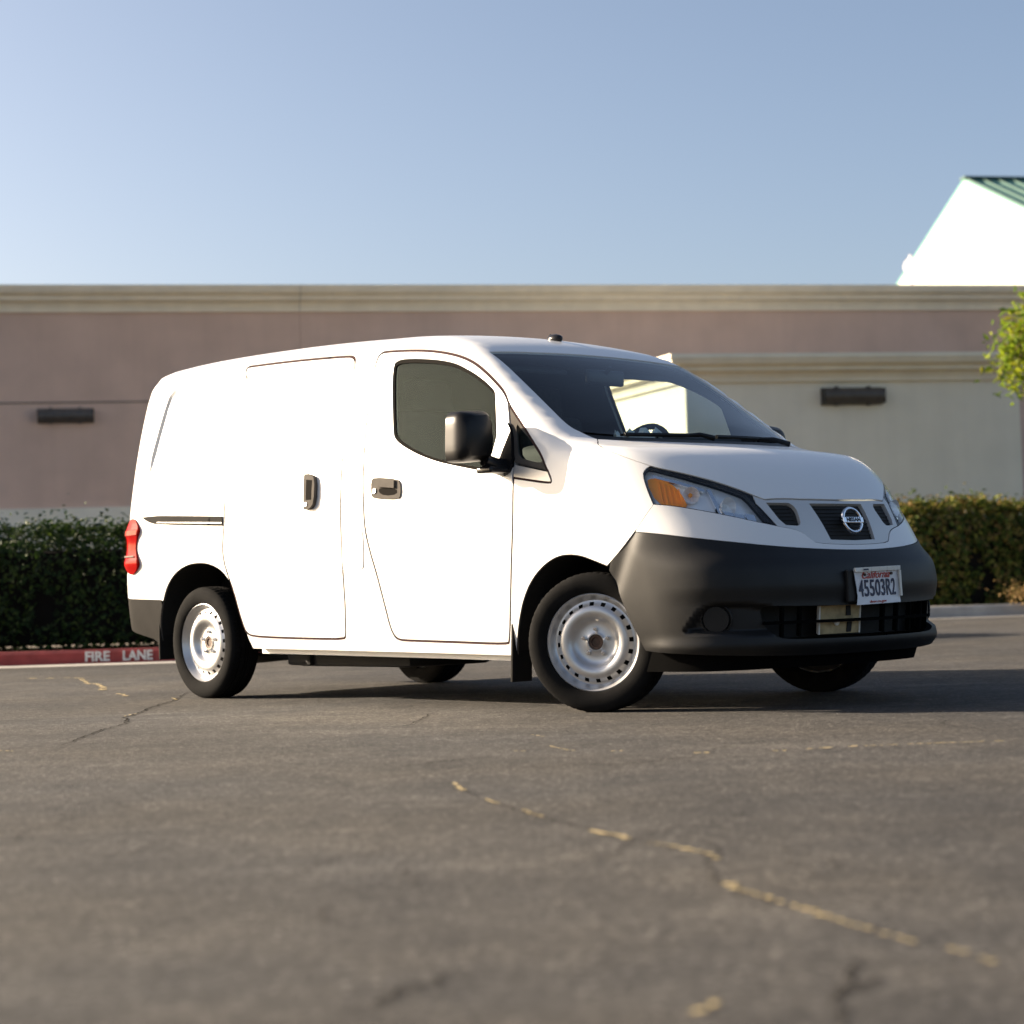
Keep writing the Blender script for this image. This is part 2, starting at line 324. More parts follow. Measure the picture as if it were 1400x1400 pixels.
# ------------------------------------------------------------------ store building
B0 = Vector((0, 41.745, 0))                                                       # a point on the mauve wall, s runs along WD, t out of it
bld = empty('store_building', B0, math.radians(11.2)); tag(bld, 'low mauve stucco store with cream cornice and paler projecting block', 'building')
def bbox(name, s0, s1, t0, t1, z0, z1, m, par=bld, bev=0):                     # local: x=along wall, y=-out
    return MB().box(((s0 + s1) / 2, -(t0 + t1) / 2, (z0 + z1) / 2), (s1 - s0, t1 - t0, z1 - z0), bev).build(name, m, par)
def cornice(name, s0, s1, t, prof, m, par=bld, ret=None):
    # moulding profile of (out, z) swept along the wall, with a mitred return at s0 if ret
    V, Fc = [], []; k = len(prof)
    path = ([('r', s0, t - ret)] if ret else []) + [('c', s0, t), ('e', s1, t)]
    for kind, s, tt in path:
        for (d, z) in prof:
            if kind == 'r': V.append((s - d - .16 * ret, -tt, z))
            elif kind == 'c' and ret: V.append((s - d, -(tt + d), z))
            else: V.append((s, -(tt + d), z))
    for i in range(len(path) - 1):
        for j in range(k - 1): Fc.append((i * k + j, (i + 1) * k + j, (i + 1) * k + j + 1, i * k + j + 1))
    return meshobj(name, V, Fc, m, par)
def prof_from(z0, z1, out):
    h = z1 - z0; P = [(0, z0), (.06, z0), (.06, z0 + .16 * h)]
    for k in range(7):
        a = math.pi / 2 * k / 6; P.append((.07 + out * .45 * (1 - math.cos(a)), z0 + h * (.18 + .26 * math.sin(a))))
    P += [(out * .62, z0 + .46 * h), (out * .62, z0 + .60 * h)]
    for k in range(6):
        a = math.pi / 2 * k / 5; P.append((out * .66 + out * .34 * math.sin(a), z0 + h * (.62 + .24 * (1 - math.cos(a)))))
    P += [(out, z1 - .1 * h), (out + .02, z1 - .1 * h), (out + .02, z1), (-.3, z1)]
    return P
ZT, ZB = 6.935, 6.423
bbox('wall', -27, -4.380, -6, 0, 0, ZT - .02, 'mauve_stucco'); bbox('wall', -4.373, 34, -6, 0, 0, ZT - .02, 'mauve_stucco')
cornice('cornice', -27, 34, 0, prof_from(ZB, ZT, .38), 'cornice_cream')
cornice('cornice_joint', -4.381, -4.372, .003, prof_from(ZB, ZT - .003, .384), 'lamp_bronze')
bbox('reveal', -27, 34, .0, .012, 4.575, 4.60, 'lamp_bronze')
bbox('wainscot', -27, -1.3, .0, .10, 0, 2.444, 'cream_stucco')
# projecting block: front face 5.7 m nearer
TB, SB0, SB1 = 11.09, .644, 6.284
SKEW = .16                                                                        # the end wall of the block runs back at a blunt angle
MB().prism([(SB0, -TB), (SB1, -TB), (SB1, -.013), (SB0 - SKEW * TB, -.013)], 4.06).build('projecting_block', 'cream_stucco', bld)
cornice('block_cornice', SB0, SB1 + .03, TB, prof_from(3.69, 4.075, .30), 'cornice_cream', ret=TB - .05)
MB().prism([(SB0 - .31, -TB - .31), (SB1 + .05, -TB - .31), (SB1 + .05, -.02), (SB0 - SKEW * TB - .31, -.02)], .04, Matrix.Translation((0, 0, 4.076))).build('block_coping', 'cream_stucco', bld)
def wall_lamp(s, t, z, label, k=1.):
    r = empty('wall_lamp', B0 + WD * s + WN * t + Vector((0, 0, z)), math.radians(11.2)); tag(r, label, 'wall lamp', 'bronze wall lamps on the store'); r.scale = (k, k, k)
    n = 14; V, Fc = [], []
    for x in (-.5, .5):
        for k in range(n): a = math.pi * k / (n - 1); V.append((x, -.02 - .17 * math.sin(a), .13 * math.cos(a)))
    for k in range(n - 1): Fc.append((k, k + 1, n + k + 1, n + k))
    Fc += [tuple(range(n)), tuple(range(2 * n - 1, n - 1, -1))]
    meshobj('shade', V, Fc, 'lamp_bronze', r, smooth=False)
    MB().box((0, -.01, 0), (1.04, .02, .28), .004).build('back_plate', 'lamp_bronze', r)
    for x in (-.28, .26):
        for zz in (-.14, .14): MB().box((x, -.07, zz), (.05, .10, .03), .005).build('bracket', 'lamp_bronze', r)
    for x in (-.505, .505): MB().box((x, -.10, 0), (.012, .16, .24), .003).build('end_cap', 'gloss_black', r)
wall_lamp(-9.166, .0, 4.313, 'long dark bronze wall lamp on the mauve wall at the left', 1.08)
wall_lamp(3.399, TB, 3.447, 'long dark bronze wall lamp on the cream block right of the windshield')

# ------------------------------------------------------------------ gabled building behind
AP = Vector((12.19, 51.75, 0)); PIT = .42; AZ = 10.90
gb = empty('gabled_building', AP, math.radians(11.2)); tag(gb, 'sunlit white gable end with teal standing seam metal roof', 'building')
HW = 9.2                                                                           # local x along ridge, y = away (far), -y near
ez = AZ - PIT * HW
MB().prism([(-HW, 0), (HW, 0), (HW, ez), (0, AZ), (-HW, ez)], .3, Matrix(((0, 0, 1, 0), (1, 0, 0, 0), (0, 1, 0, 0), (0, 0, 0, 1)))).build('gable_wall', 'gable_white', gb)
for sgn in (-1, 1):
    nrm = Vector((0, sgn * PIT, 1)).normalized(); A = Vector((-.02, 0, AZ + .02)); Bp = Vector((-.02, sgn * (HW + .4), AZ + .02 - PIT * (HW + .4)))
    t = nrm * .05; L = Vector((26, 0, 0))
    V = [A, Bp, Bp + L, A + L]; V = V + [v + t for v in V]
    rf = meshobj('roof', V, [(0, 1, 2, 3), (4, 7, 6, 5), (0, 4, 5, 1), (1, 5, 6, 2), (2, 6, 7, 3), (3, 7, 4, 0)], 'teal_metal', gb)
    if sgn < 0:
        for k in range(40):
            x = .02 + k * .42; a = A + Vector((x, 0, 0)) + t * 1.0; b = Bp + Vector((x, 0, 0)) + t * 1.0
            wv = Vector((.035, 0, 0)); u = nrm * .06
            meshobj('roof_seam', [a, b, b + wv, a + wv, a + u, b + u, b + u + wv, a + u + wv], [(4, 7, 6, 5), (0, 4, 5, 1), (2, 6, 7, 3), (1, 5, 6, 2), (0, 3, 7, 4)], 'teal_dark', rf)
MB().box((13.1, 0, ez / 2 - .01), (25.5, 2 * HW - .1, ez - .02)).build('side_wall', 'gable_white', gb)
MB().box((13, 0, AZ + .09), (26.1, .3, .08), .01).build('ridge_cap', 'teal_dark', gb)
# satellite dish on the mauve building roof, in front of the gable
dp = Vector((9.72, 47.5, 0)); dz = .5353 + (787 - 358) / 2700 * 47.5
ds = empty('satellite_dish', (dp.x, dp.y, 6.93)); tag(ds, 'small white satellite dish on a thin pole beside the white gable', 'satellite dish')
MB().cyl((.1, 0, -.05), (.1, 0, dz - 6.93 + .22), .035, n=10).build('pole', 'dish_white', ds)
V, Fc = [], []; nr, na = 5, 18
for i in range(nr):
    r = .17 * i / (nr - 1)
    for k in range(na): a = 2 * math.pi * k / na; V.append((-.10 + .9 * r * r * 2, r * math.cos(a), r * math.sin(a)))
for i in range(nr - 1):
    for k in range(na): Fc.append((i * na + k, i * na + (k + 1) % na, (i + 1) * na + (k + 1) % na, (i + 1) * na + k))
d_ = meshobj('reflector_dish', V, Fc, 'dish_white', ds, smooth=True); d_.location = (0, -.03, dz - 6.93); d_.rotation_euler = (0, math.radians(-15), math.radians(215))
MB().box((.06, -.02, dz - 6.93), (.12, .06, .08), .01).build('mount', 'dish_white', ds)
MB().cyl((-.05, -.1, dz - 6.98), (-.05, -.35, dz - 6.88), .012, n=6).build('feed_arm', 'lamp_bronze', ds)
roofdeck = bbox('roof_deck', -26.9, 33.9, -16, -.31, 6.80, 6.88, 'concrete')

# ------------------------------------------------------------------ foliage
def leaf_quads(P, N, size, asp=.5, jit=.6, curl=.15):
    """one folded four-vertex leaf (two triangles) per point"""
    n = len(P); d = N + nrng.normal(0, jit, (n, 3)); d /= np.linalg.norm(d, axis=1, keepdims=True)
    up = nrng.normal(0, 1, (n, 3)); s = np.cross(d, up); s /= np.linalg.norm(s, axis=1, keepdims=True); t = np.cross(d, s)
    L = size * nrng.uniform(.6, 1.35, (n, 1)); W_ = L * asp
    V = np.empty((n * 4, 3)); V[0::4] = P - t * L * .5; V[1::4] = P + s * W_ * .5 + d * L * curl; V[2::4] = P + t * L * .5; V[3::4] = P - s * W_ * .5 + d * L * curl
    i = np.arange(n)[:, None] * 4; return V, np.concatenate([i + np.array([[0, 1, 2]]), i + np.array([[0, 2, 3]])]).reshape(-1, 3)
def foliage(name, V, Fc, m, parent):
    me = bpy.data.meshes.new(name); me.vertices.add(len(V)); me.vertices.foreach_set('co', V.astype(np.float32).ravel())
    me.loops.add(len(Fc) * 3); me.loops.foreach_set('vertex_index', Fc.astype(np.int32).ravel())
    me.polygons.add(len(Fc)); me.polygons.foreach_set('loop_start', np.arange(0, len(Fc) * 3, 3, dtype=np.int32))
    me.materials.append(M(m)); me.update(calc_edges=True); me.validate(); return link(name, me, parent)
def lump(p, f, ph):
    return np.sin(p[:, 0] * f + ph) * np.sin(p[:, 1] * f * 1.3 + ph * 2) + .6 * np.sin(p[:, 2] * f * 1.7 + ph * 3) * np.sin(p[:, 0] * f * 2.1 + 1.3 * ph)
def hedge(root, Lx, Dy, H, n, m, size, z0=.1, round_=.18):
    """root at front-left base; x along, y back"""
    def shell(n):
        f = nrng.uniform(0, 1, n); a = np.array([Lx * H, Lx * Dy, Dy * H, Dy * H, Lx * H * .5]); c = np.cumsum(a) / a.sum(); k = np.searchsorted(c, f)
        u, v = nrng.uniform(0, 1, n), nrng.uniform(0, 1, n); P = np.zeros((n, 3)); N = np.zeros((n, 3))
        for i, (fx, fn) in enumerate((((lambda u, v: (u * Lx, 0 * u, v * H)), (0, -1, 0)), ((lambda u, v: (u * Lx, v * Dy, H + 0 * u)), (0, 0, 1)), ((lambda u, v: (0 * u, u * Dy, v * H)), (-1, 0, 0)), ((lambda u, v: (Lx + 0 * u, u * Dy, v * H)), (1, 0, 0)), ((lambda u, v: (u * Lx, Dy + 0 * u, v * H)), (0, 1, 0)))):
            q = k == i; P[q] = np.stack(fx(u[q], v[q]), 1); N[q] = fn
        # round the edges
        c_ = np.array([Lx / 2, Dy / 2, H / 2]); hs = np.array([Lx / 2, Dy / 2, H / 2]); q = (P - c_); e = np.abs(q) - (hs - round_ * 1.6)
        out = np.maximum(e, 0); ln = np.linalg.norm(out, axis=1, keepdims=True); sc = np.where(ln > round_ * 1.6, round_ * 1.6 / np.maximum(ln, 1e-6), 1)
        low = (P[:, 2] < H * .5)
        newq = np.sign(q) * (np.minimum(np.abs(q), hs - round_ * 1.6) + out * sc); newq[low, 2] = q[low, 2]
        return newq + c_, N
    P, N = shell(n); dpt = nrng.exponential(.07, n) - .05
    P = P - N * dpt[:, None] + N * (.06 * lump(P, 3.1, 1.0) + .035 * lump(P, 8.5, .4))[:, None]
    # sprigs above the top and hollows low down
    tp = N[:, 2] > .5; P[tp, 2] += np.maximum(nrng.exponential(.045, tp.sum()) - .05, 0) + .03 * lump(P[tp], 13, 2.)
    holes = (P[:, 2] < H * .55) & (N[:, 2] < .5) & (lump(P, 7, 2.2) > .75); P, N = P[~holes], N[~holes]
    P[:, 2] = np.maximum(P[:, 2], .02); P[:, 2] += z0
    N = N + np.array([0, 0, .45])
    V, Fc = leaf_quads(P, N, size, .55, .75); foliage('foliage', V, Fc, m, root)
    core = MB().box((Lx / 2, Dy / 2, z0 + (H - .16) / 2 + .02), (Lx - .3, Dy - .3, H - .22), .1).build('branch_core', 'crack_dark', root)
    mb = MB()
    for k in range(int(Lx * 3)):
        x = (k + .5 + rng.uniform(-.4, .4)) * Lx / int(Lx * 3); y = rng.uniform(.1, .3)
        mb.tube([(x, y, z0 - .08), (x + rng.uniform(-.06, .06), y + .05, z0 + .35), (x + rng.uniform(-.15, .15), y + .15, z0 + .7)], [.02, .015, .008], 6)
    tag(mb.build('stems', 'bark', root), kind='stuff')
hl = empty('hedge', (-8.2, 17.75, 0)); tag(hl, 'dark clipped green hedge behind the red kerb left of the van', 'hedge'); hedge(hl, 9.5, 1.5, 1.08, 42000, 'leaf_hedge', .058)
p_ = Vector((5.0, 26.0, 0)); hr = empty('hedge', p_, math.radians(11.2)); tag(hr, 'sun-tipped reddish green hedge right of the van bumper', 'hedge'); hedge(hr, 7.5, 1.5, 1.36, 36000, 'leaf_hedge_warm', .085, .1, .28)
# tree whose drooping sprays reach into the frame at the right edge
def tree(name, loc, H, label):
    r = empty(name, loc); tag(r, label, 'tree'); mb = MB()
    mb.tube([(0, 0, -.05), (.03, 0, H * .2), (-.04, .05, H * .42), (0, 0, H * .7), (.05, .02, H * .95)], [.12, .10, .085, .055, .02], 10)
    tips = []
    for k in range(26):
        a = k * 2.4; z = H * (.62 + .33 * rng.random()); R = 1.9 * (1 - .55 * max(0, (z / H - .6) / .4)) * rng.uniform(.75, 1.1)
        if k % 3 == 0: a = math.pi + rng.uniform(-.5, .5); z = H * rng.uniform(.58, .68); R = rng.uniform(1.6, 2.0)
        e = Vector((R * math.cos(a), R * math.sin(a), z + .25)); m_ = Vector((R * .5 * math.cos(a), R * .5 * math.sin(a), z + .45))
        dn = e + Vector((.18 * math.cos(a), .18 * math.sin(a), -.55))
        mb.tube([(0, 0, z - .25), m_, e, dn], [.035, .022, .012, .004], 6); tips += [(m_, e), (e, dn), (m_, e), (e, dn)]
    mb.build('trunk', 'bark', r); Ps = []
    for a, b in tips:
        c = a.lerp(b, .55)
        for k in range(60): q = a.lerp(b, rng.random()) + Vector((rng.gauss(0, .16), rng.gauss(0, .16), rng.gauss(-.08, .16))); Ps.append(q)
    P = np.array([tuple(q) for q in Ps]); N = np.tile([0, -.5, .6], (len(P), 1)); V, Fc = leaf_quads(P, N, .13, .36, .8); foliage('crown', V, Fc, 'leaf_tree', r)
tree('street_tree', (8.98, 26.9, .1), 5.7, 'yellow-green leafy tree whose drooping sprays enter at the right edge')
dr = empty('dry_plant', (6.55, 25.0, .14)); tag(dr, 'small dry straw-coloured plant on the pavement at the right edge', 'plant')
P = nrng.normal(0, 1, (420, 3)) * [.17, .1, .08] + [0, 0, .14]; P[:, 2] = np.abs(P[:, 2]); V, Fc = leaf_quads(P, np.tile([0., 0, 1], (420, 1)), .05, .4, 1.); foliage('leaves', V, Fc, 'leaf_dry', dr)
mb = MB()
for k in range(14): mb.tube([(rng.gauss(0, .03), rng.gauss(0, .03), -.01), (rng.gauss(0, .1), rng.gauss(0, .06), .12), (rng.gauss(0, .2), rng.gauss(0, .1), rng.uniform(.15, .3))], [.004, .003, .002], 5)
tag(mb.build('twigs', 'leaf_dry', dr), kind='stuff')

# ------------------------------------------------------------------ van body surface
# van frame: x forward from the front axle, y to its left, z up.  The skin is the zero set of FB, and every panel is cut from that same skin.
def cub(kx, ky):
    kx = np.array(kx, float); ky = np.array(ky, float); h = np.diff(kx); d = np.diff(ky) / h
    m = np.zeros_like(kx); m[1:-1] = np.where(d[1:] * d[:-1] > 0, 2 * d[1:] * d[:-1] / (d[1:] + d[:-1] + 1e-12), 0)
    m[1:-1] = .5 * m[1:-1] + .5 * (h[1:] * d[:-1] + h[:-1] * d[1:]) / (h[1:] + h[:-1]); m[0] = d[0]; m[-1] = d[-1]
    def f(x):
        x = np.asarray(x, float); xc = np.clip(x, kx[0], kx[-1]); i = np.clip(np.searchsorted(kx, xc) - 1, 0, len(h) - 1); t = (xc - kx[i]) / h[i]
        return ((2 * t**3 - 3 * t * t + 1) * ky[i] + (t**3 - 2 * t * t + t) * h[i] * m[i] + (-2 * t**3 + 3 * t * t) * ky[i + 1] + (t**3 - t * t) * h[i] * m[i + 1]
                + np.where(x < kx[0], (x - kx[0]) * m[0], 0) + np.where(x > kx[-1], (x - kx[-1]) * m[-1], 0))
    return f
Wz=cub([.15,.25,.35,.5,.75,.95,1.05,1.3,1.5,1.7,1.85],[.79,.818,.84,.857,.866,.86,.85,.803,.76,.71,.665])
Tc=cub([-4.0,-3.6,-3.0,-2.3,-1.6,-1.1,-.85,-.7,-.4,-.1,.05,.2,.4,.6,.72,.80,.9],
       [1.81,1.845,1.865,1.855,1.82,1.775,1.71,1.638,1.465,1.28,1.185,1.145,1.105,1.0,.90,.83,.70])
bw=cub([-1.5,-.85,-.1,.1,.5,.8],[.05,.04,.28,.30,.22,.22])
X0=cub([.15,.25,.35,.5,.6,.68,.78,.87,1.0],[.82,.86,.885,.885,.87,.82,.785,.755,.70])
Xr=cub([.25,.6,.9,1.1,1.3,1.6,1.75,1.9],[-3.77,-3.78,-3.755,-3.745,-3.75,-3.73,-3.71,-3.67])
cr=cub([-3.8,-1.2,-.5,0,.5,.8],[.07,.07,.04,.0,.0,.03])
c1=cub([.3,.7,.85,1.0],[.27,.28,.36,.40])
kt=cub([-3.8,-1.0,-.5,0,.3,.5,.8],[.11,.12,.06,.08,.08,.16,.22])
def smax(a,b,k): return np.maximum(a,b)+np.maximum(k-np.abs(a-b),0)**2/(4*k)
def FB(x,y,z):
    x=np.asarray(x,float);a=np.sqrt(np.asarray(y,float)**2+1e-8);z=np.asarray(z,float)
    fr=np.maximum(x+.4,0); re=np.maximum(-3.0-x,0)
    gs=(a-(Wz(z)-.045*fr**2-.03*re**2))/1.02
    xs=x+bw(x)*a*a
    sl=(Tc(xs+.01)-Tc(xs-.01))/.02
    gt=(z-(Tc(xs)-cr(x)*a*a))/np.sqrt(1+sl*sl)
    gf=(x-(X0(z)-c1(z)*a*a-.5*a**6))*.9
    gr=(Xr(z)+.06*a*a-x)
    r=smax(gs,gt,kt(x))
    r=smax(r,gf,.14)
    r=smax(r,gr,.15)
    return smax(r,.20-z,.05)
def ray_r(o, d, r1):
    lo = np.full(len(o), .03); hi = np.full(len(o), r1)
    for _ in range(34):
        m = (lo + hi) / 2; q = o + d * m[:, None]; ins = FB(q[:, 0], q[:, 1], q[:, 2]) < 0
        lo = np.where(ins, m, lo); hi = np.where(ins, hi, m)
    return o + d * lo[:, None]
ZC, XB, KA, KB = .75, -.6, .9 * math.pi / 180, 1.35 * math.pi / 180
# domain A: (x, angle) rays out of the long axis; B: (angle, z) rays out of a vertical axis behind the nose; C: (y, z) rays to the rear
def mapA(q):
    ph = np.radians(q[:, 1]); z = np.zeros_like(ph); o = np.stack([q[:, 0], z, z + ZC], 1); return ray_r(o, np.stack([z, -np.cos(ph), np.sin(ph)], 1), 1.7)
def mapB(q):
    th = np.radians(q[:, 0]); z = np.zeros_like(th); o = np.stack([z + XB, z, q[:, 1]], 1); return ray_r(o, np.stack([np.cos(th), np.sin(th), z], 1), 1.9)
def mapC(q):
    z = np.zeros(len(q)); o = np.stack([z - 3.2, q[:, 0], q[:, 1]], 1); return ray_r(o, np.stack([z - 1, z, z], 1), 1.2)
DOM = {'A': (mapA, (1, KA), 1), 'B': (mapB, (KB, 1), -1), 'C': (mapC, (1, 1), 1)}
def normal_F(p, e=2e-3):
    x, y, z = p[:, 0], p[:, 1], p[:, 2]
    n = np.stack([FB(x + e, y, z) - FB(x - e, y, z), FB(x, y + e, z) - FB(x, y - e, z), FB(x, y, z + e) - FB(x, y, z - e)], 1)
    return n / np.linalg.norm(n, axis=1, keepdims=True)
def surf(dom, q, off=0., disp=None):
    """points on the skin, moved out along the normal by off + disp(q)"""
    p = DOM[dom][0](q); n = normal_F(p); d = np.full(len(q), off, float)
    if disp is not None: d = d + disp(q)
    return p + n * d[:, None], n
def chaikin(P, it=2):
    P = [np.array(p, float) for p in P]
    for _ in range(it):
        Q = [P[0]]
        for a, b in zip(P, P[1:]): Q += [.75 * a + .25 * b, .25 * a + .75 * b]
        Q.append(P[-1]); P = Q
    return np.array(P)
def chaikin_c(P, it=2):
    P = np.array(P, float)
    for _ in range(it):
        N = np.roll(P, -1, 0); P = np.stack([.75 * P + .25 * N, .25 * P + .75 * N], 1).reshape(-1, 2)
    return P
def join(*edges):
    out = []
    for e in edges:
        for p in np.array(e, float):
            if not out or np.abs(out[-1] - p).max() > 1e-6: out.append(p)
    if np.abs(out[0] - out[-1]).max() < 1e-6: out.pop()
    return np.array(out)
def resample(P, step, sc):
    out = []
    for a, b in zip(P, np.roll(P, -1, 0)):
        k = max(1, int(np.ceil(np.linalg.norm((b - a) * sc) / step)))
        out += [a + (b - a) * i / k for i in range(k)]
    return np.array(out)
def inpoly(p, poly):
    x, y = p[:, 0][:, None], p[:, 1][:, None]; a = poly; b = np.roll(poly, -1, 0)
    c = ((a[:, 1] > y) != (b[:, 1] > y)) & (x < (b[:, 0] - a[:, 0]) * (y - a[:, 1]) / (b[:, 1] - a[:, 1] + 1e-15) + a[:, 0])
    return c.sum(1) % 2 == 1
def polydist(p, poly):
    a = poly; b = np.roll(poly, -1, 0); ab = b - a; best = np.full(len(p), 1e9)
    for i in range(len(a)):
        t = np.clip(((p - a[i]) @ ab[i]) / (ab[i] @ ab[i] + 1e-15), 0, 1); best = np.minimum(best, np.linalg.norm(p - a[i] - t[:, None] * ab[i], axis=1))
    return best
def inset(P, d, sc):
    Q = np.array(P) * sc; A2 = (Q[:, 0] * np.roll(Q[:, 1], -1) - np.roll(Q[:, 0], -1) * Q[:, 1]).sum()
    e = np.roll(Q, -1, 0) - Q; e /= np.linalg.norm(e, axis=1, keepdims=True) + 1e-12; nn = np.stack([-e[:, 1], e[:, 0]], 1) * (1 if A2 > 0 else -1)
    v = nn + np.roll(nn, 1, 0); v /= np.maximum((v * v).sum(1, keepdims=True) / 2, .35); return (Q + v * d) / sc
def patch(name, dom, outer, m, parent, holes=(), step=.045, off=0., thick=.012, disp=None, mirror=False, both=False, seg=.02, extra=None):
    """a panel cut from the skin: outline with holes, triangulated, exact normals, edges folded in by `thick`"""
    sc = np.array(DOM[dom][1]); loops = [resample(np.array(outer, float), seg, sc)] + [resample(np.array(h, float), seg, sc) for h in holes]
    LS = [l * sc for l in loops]; lo, hi = LS[0].min(0), LS[0].max(0)
    gx, gy = np.meshgrid(np.arange(lo[0] + step / 2, hi[0], step), np.arange(lo[1] + step / 2, hi[1], step)); gp = np.stack([gx.ravel(), gy.ravel()], 1)
    keep = inpoly(gp, LS[0]) & (polydist(gp, LS[0]) > step * .35)
    for h in LS[1:]: keep &= ~inpoly(gp, h) & (polydist(gp, h) > step * .35)
    gp = gp[keep]
    if extra is not None:
        ex = extra * sc; k2 = inpoly(ex, LS[0]) & (polydist(ex, LS[0]) > .006)
        for h in LS[1:]: k2 &= ~inpoly(ex, h) & (polydist(ex, h) > .006)
        gp = np.concatenate([gp, ex[k2]])
    pts, edges = [], []
    for l in LS:
        k = len(pts); n = len(l); pts += [Vector(p) for p in l]; edges += [(k + i, k + (i + 1) % n) for i in range(n)]
    nb = len(pts); pts += [Vector(p) for p in gp]
    v2, e2, f2, *_ = delaunay_2d_cdt(pts, edges, [], 0, 1e-7)
    v2 = np.array([tuple(v) for v in v2]); f2 = np.array([tuple(f) for f in f2 if len(f) == 3]); cen = v2[f2].mean(1)
    ok = inpoly(cen, LS[0])
    for h in LS[1:]: ok &= ~inpoly(cen, h)
    f2 = f2[ok]; used = np.unique(f2); remap = -np.ones(len(v2), int); remap[used] = np.arange(len(used)); f2 = remap[f2]; q = v2[used] / sc
    P, N = surf(dom, q, off, disp)
    if disp is not None:
        e = .003; d = disp(q); du = (disp(q + [e / sc[0], 0]) - disp(q - [e / sc[0], 0])) / (2 * e); dv = (disp(q + [0, e / sc[1]]) - disp(q - [0, e / sc[1]])) / (2 * e)
        mp = DOM[dom][0]; Tu = mp(q + [e / sc[0], 0]) - mp(q - [e / sc[0], 0]); Tv = mp(q + [0, e / sc[1]]) - mp(q - [0, e / sc[1]])
        lu = np.linalg.norm(Tu, axis=1, keepdims=True) + 1e-9; lv = np.linalg.norm(Tv, axis=1, keepdims=True) + 1e-9
        N = N - (Tu / lu) * (du * 2 * e)[:, None] / lu - (Tv / lv) * (dv * 2 * e)[:, None] / lv; N /= np.linalg.norm(N, axis=1, keepdims=True)
    # orient
    a, b, c = P[f2[:, 0]], P[f2[:, 1]], P[f2[:, 2]]; fl = (np.cross(b - a, c - a) * N[f2[:, 0]]).sum(1) < 0
    f2[fl] = f2[fl][:, ::-1]
    faces = [tuple(f) for f in f2]; V = P; NN = N
    if thick:
        ed = {}
        for f in faces:
            for i in range(3): ed[(f[i], f[(i + 1) % 3])] = 1
        be = [(i, j) for (i, j) in ed if (j, i) not in ed]; nv = len(V); bv = sorted({i for e_ in be for i in e_}); ix = {v: k for k, v in enumerate(bv)}
        p0 = V[bv]; p1 = p0 - N[bv] * thick; tn = {}
        for (i, j) in be:
            t = np.cross(V[j] - V[i], N[i]); t /= np.linalg.norm(t) + 1e-12
            for k in (i, j): tn[k] = tn.get(k, 0) + t
        rn = np.array([tn[v] / (np.linalg.norm(tn[v]) + 1e-12) for v in bv]); nbv = len(bv)
        V = np.concatenate([V, p0, p1]); NN = np.concatenate([NN, rn, rn])
        faces += [(nv + ix[i], nv + nbv + ix[i], nv + nbv + ix[j], nv + ix[j]) for (i, j) in be]
    fl_ = np.array([1, -1, 1])
    if both:
        k = len(V); faces = faces + [tuple(i + k for i in f[::-1]) for f in faces]; V = np.concatenate([V, V * fl_]); NN = np.concatenate([NN, NN * fl_])
    elif mirror:
        V = V * fl_; NN = NN * fl_; faces = [f[::-1] for f in faces]
    return meshobj(name, V, faces, m, parent, True, NN)
SCA = np.array(DOM['A'][1]); SCB = np.array(DOM['B'][1])
def toA(p): p = np.atleast_2d(p); return np.stack([p[:, 0], np.degrees(np.arctan2(p[:, 2] - ZC, -p[:, 1]))], 1)
def toB(p): p = np.atleast_2d(p); return np.stack([np.degrees(np.arctan2(p[:, 1], p[:, 0] - XB)), p[:, 2]], 1)

van = empty('cargo_van', (.91173, 8.98654, 0), -.83105)
tag(van, 'white cargo van with black front bumper, silver steel wheels and no side windows behind', 'van')

# ---- outlines (right side; the left side is its mirror image)
slide = chaikin_c([(-2.663, 55.9), (-2.583, 55.9), (-2.251, 55.5), (-1.995, 55.0), (-1.759, 54.43), (-1.717, 53.9), (-1.691, 52.8), (-1.681, 50.2), (-1.677, 43.6), (-1.678, 36.2), (-1.669, 27.9), (-1.651, 16.7), (-1.646, 6.54), (-1.64, -4.29), (-1.638, -11.3), (-1.64, -18.1), (-1.653, -22.4), (-1.665, -26.6), (-1.687, -27.6), (-1.925, -27.49), (-2.234, -27.12), (-2.458, -26.63), (-2.505, -25.5), (-2.522, -23.4), (-2.542, -19.7), (-2.579, -12.4), (-2.629, -6.1), (-2.658, -1.77), (-2.669, 2.83), (-2.662, 6.6), (-2.652, 11.6), (-2.657, 17.8), (-2.658, 25), (-2.653, 31.9), (-2.649, 38.3), (-2.64, 45), (-2.635, 50.1), (-2.65, 54.3)], 1)
d_top = chaikin([(-1.511, 53.17), (-1.495, 54.07), (-1.451, 54.13), (-1.282, 53.53), (-1.11, 52.63), (-.94, 51.18), (-.798, 49.17), (-.695, 46.6), (-.598, 43.5), (-.527, 40.8), (-.491, 38.18)])
d_front = chaikin([(-.491, 38.18), (-.451, 30.7), (-.403, 21.77)])
d_front2 = chaikin([(-.403, 21.77), (-.406, 17.93), (-.40, 16.46), (-.402, 3.9), (-.423, -8.8), (-.451, -21.1), (-.484, -28.3), (-.501, -29.1), (-.87, -28.5), (-1.182, -28.1), (-1.263, -27.87), (-1.294, -26.4), (-1.311, -23.7), (-1.325, -19.4), (-1.347, -14.4), (-1.376, -8.25), (-1.419, -1.26), (-1.456, 5.78), (-1.469, 13.8), (-1.491, 25), (-1.513, 35.5), (-1.521, 43.8), (-1.518, 50.25), (-1.511, 53.17)])
door = join(d_top, d_front, d_front2)
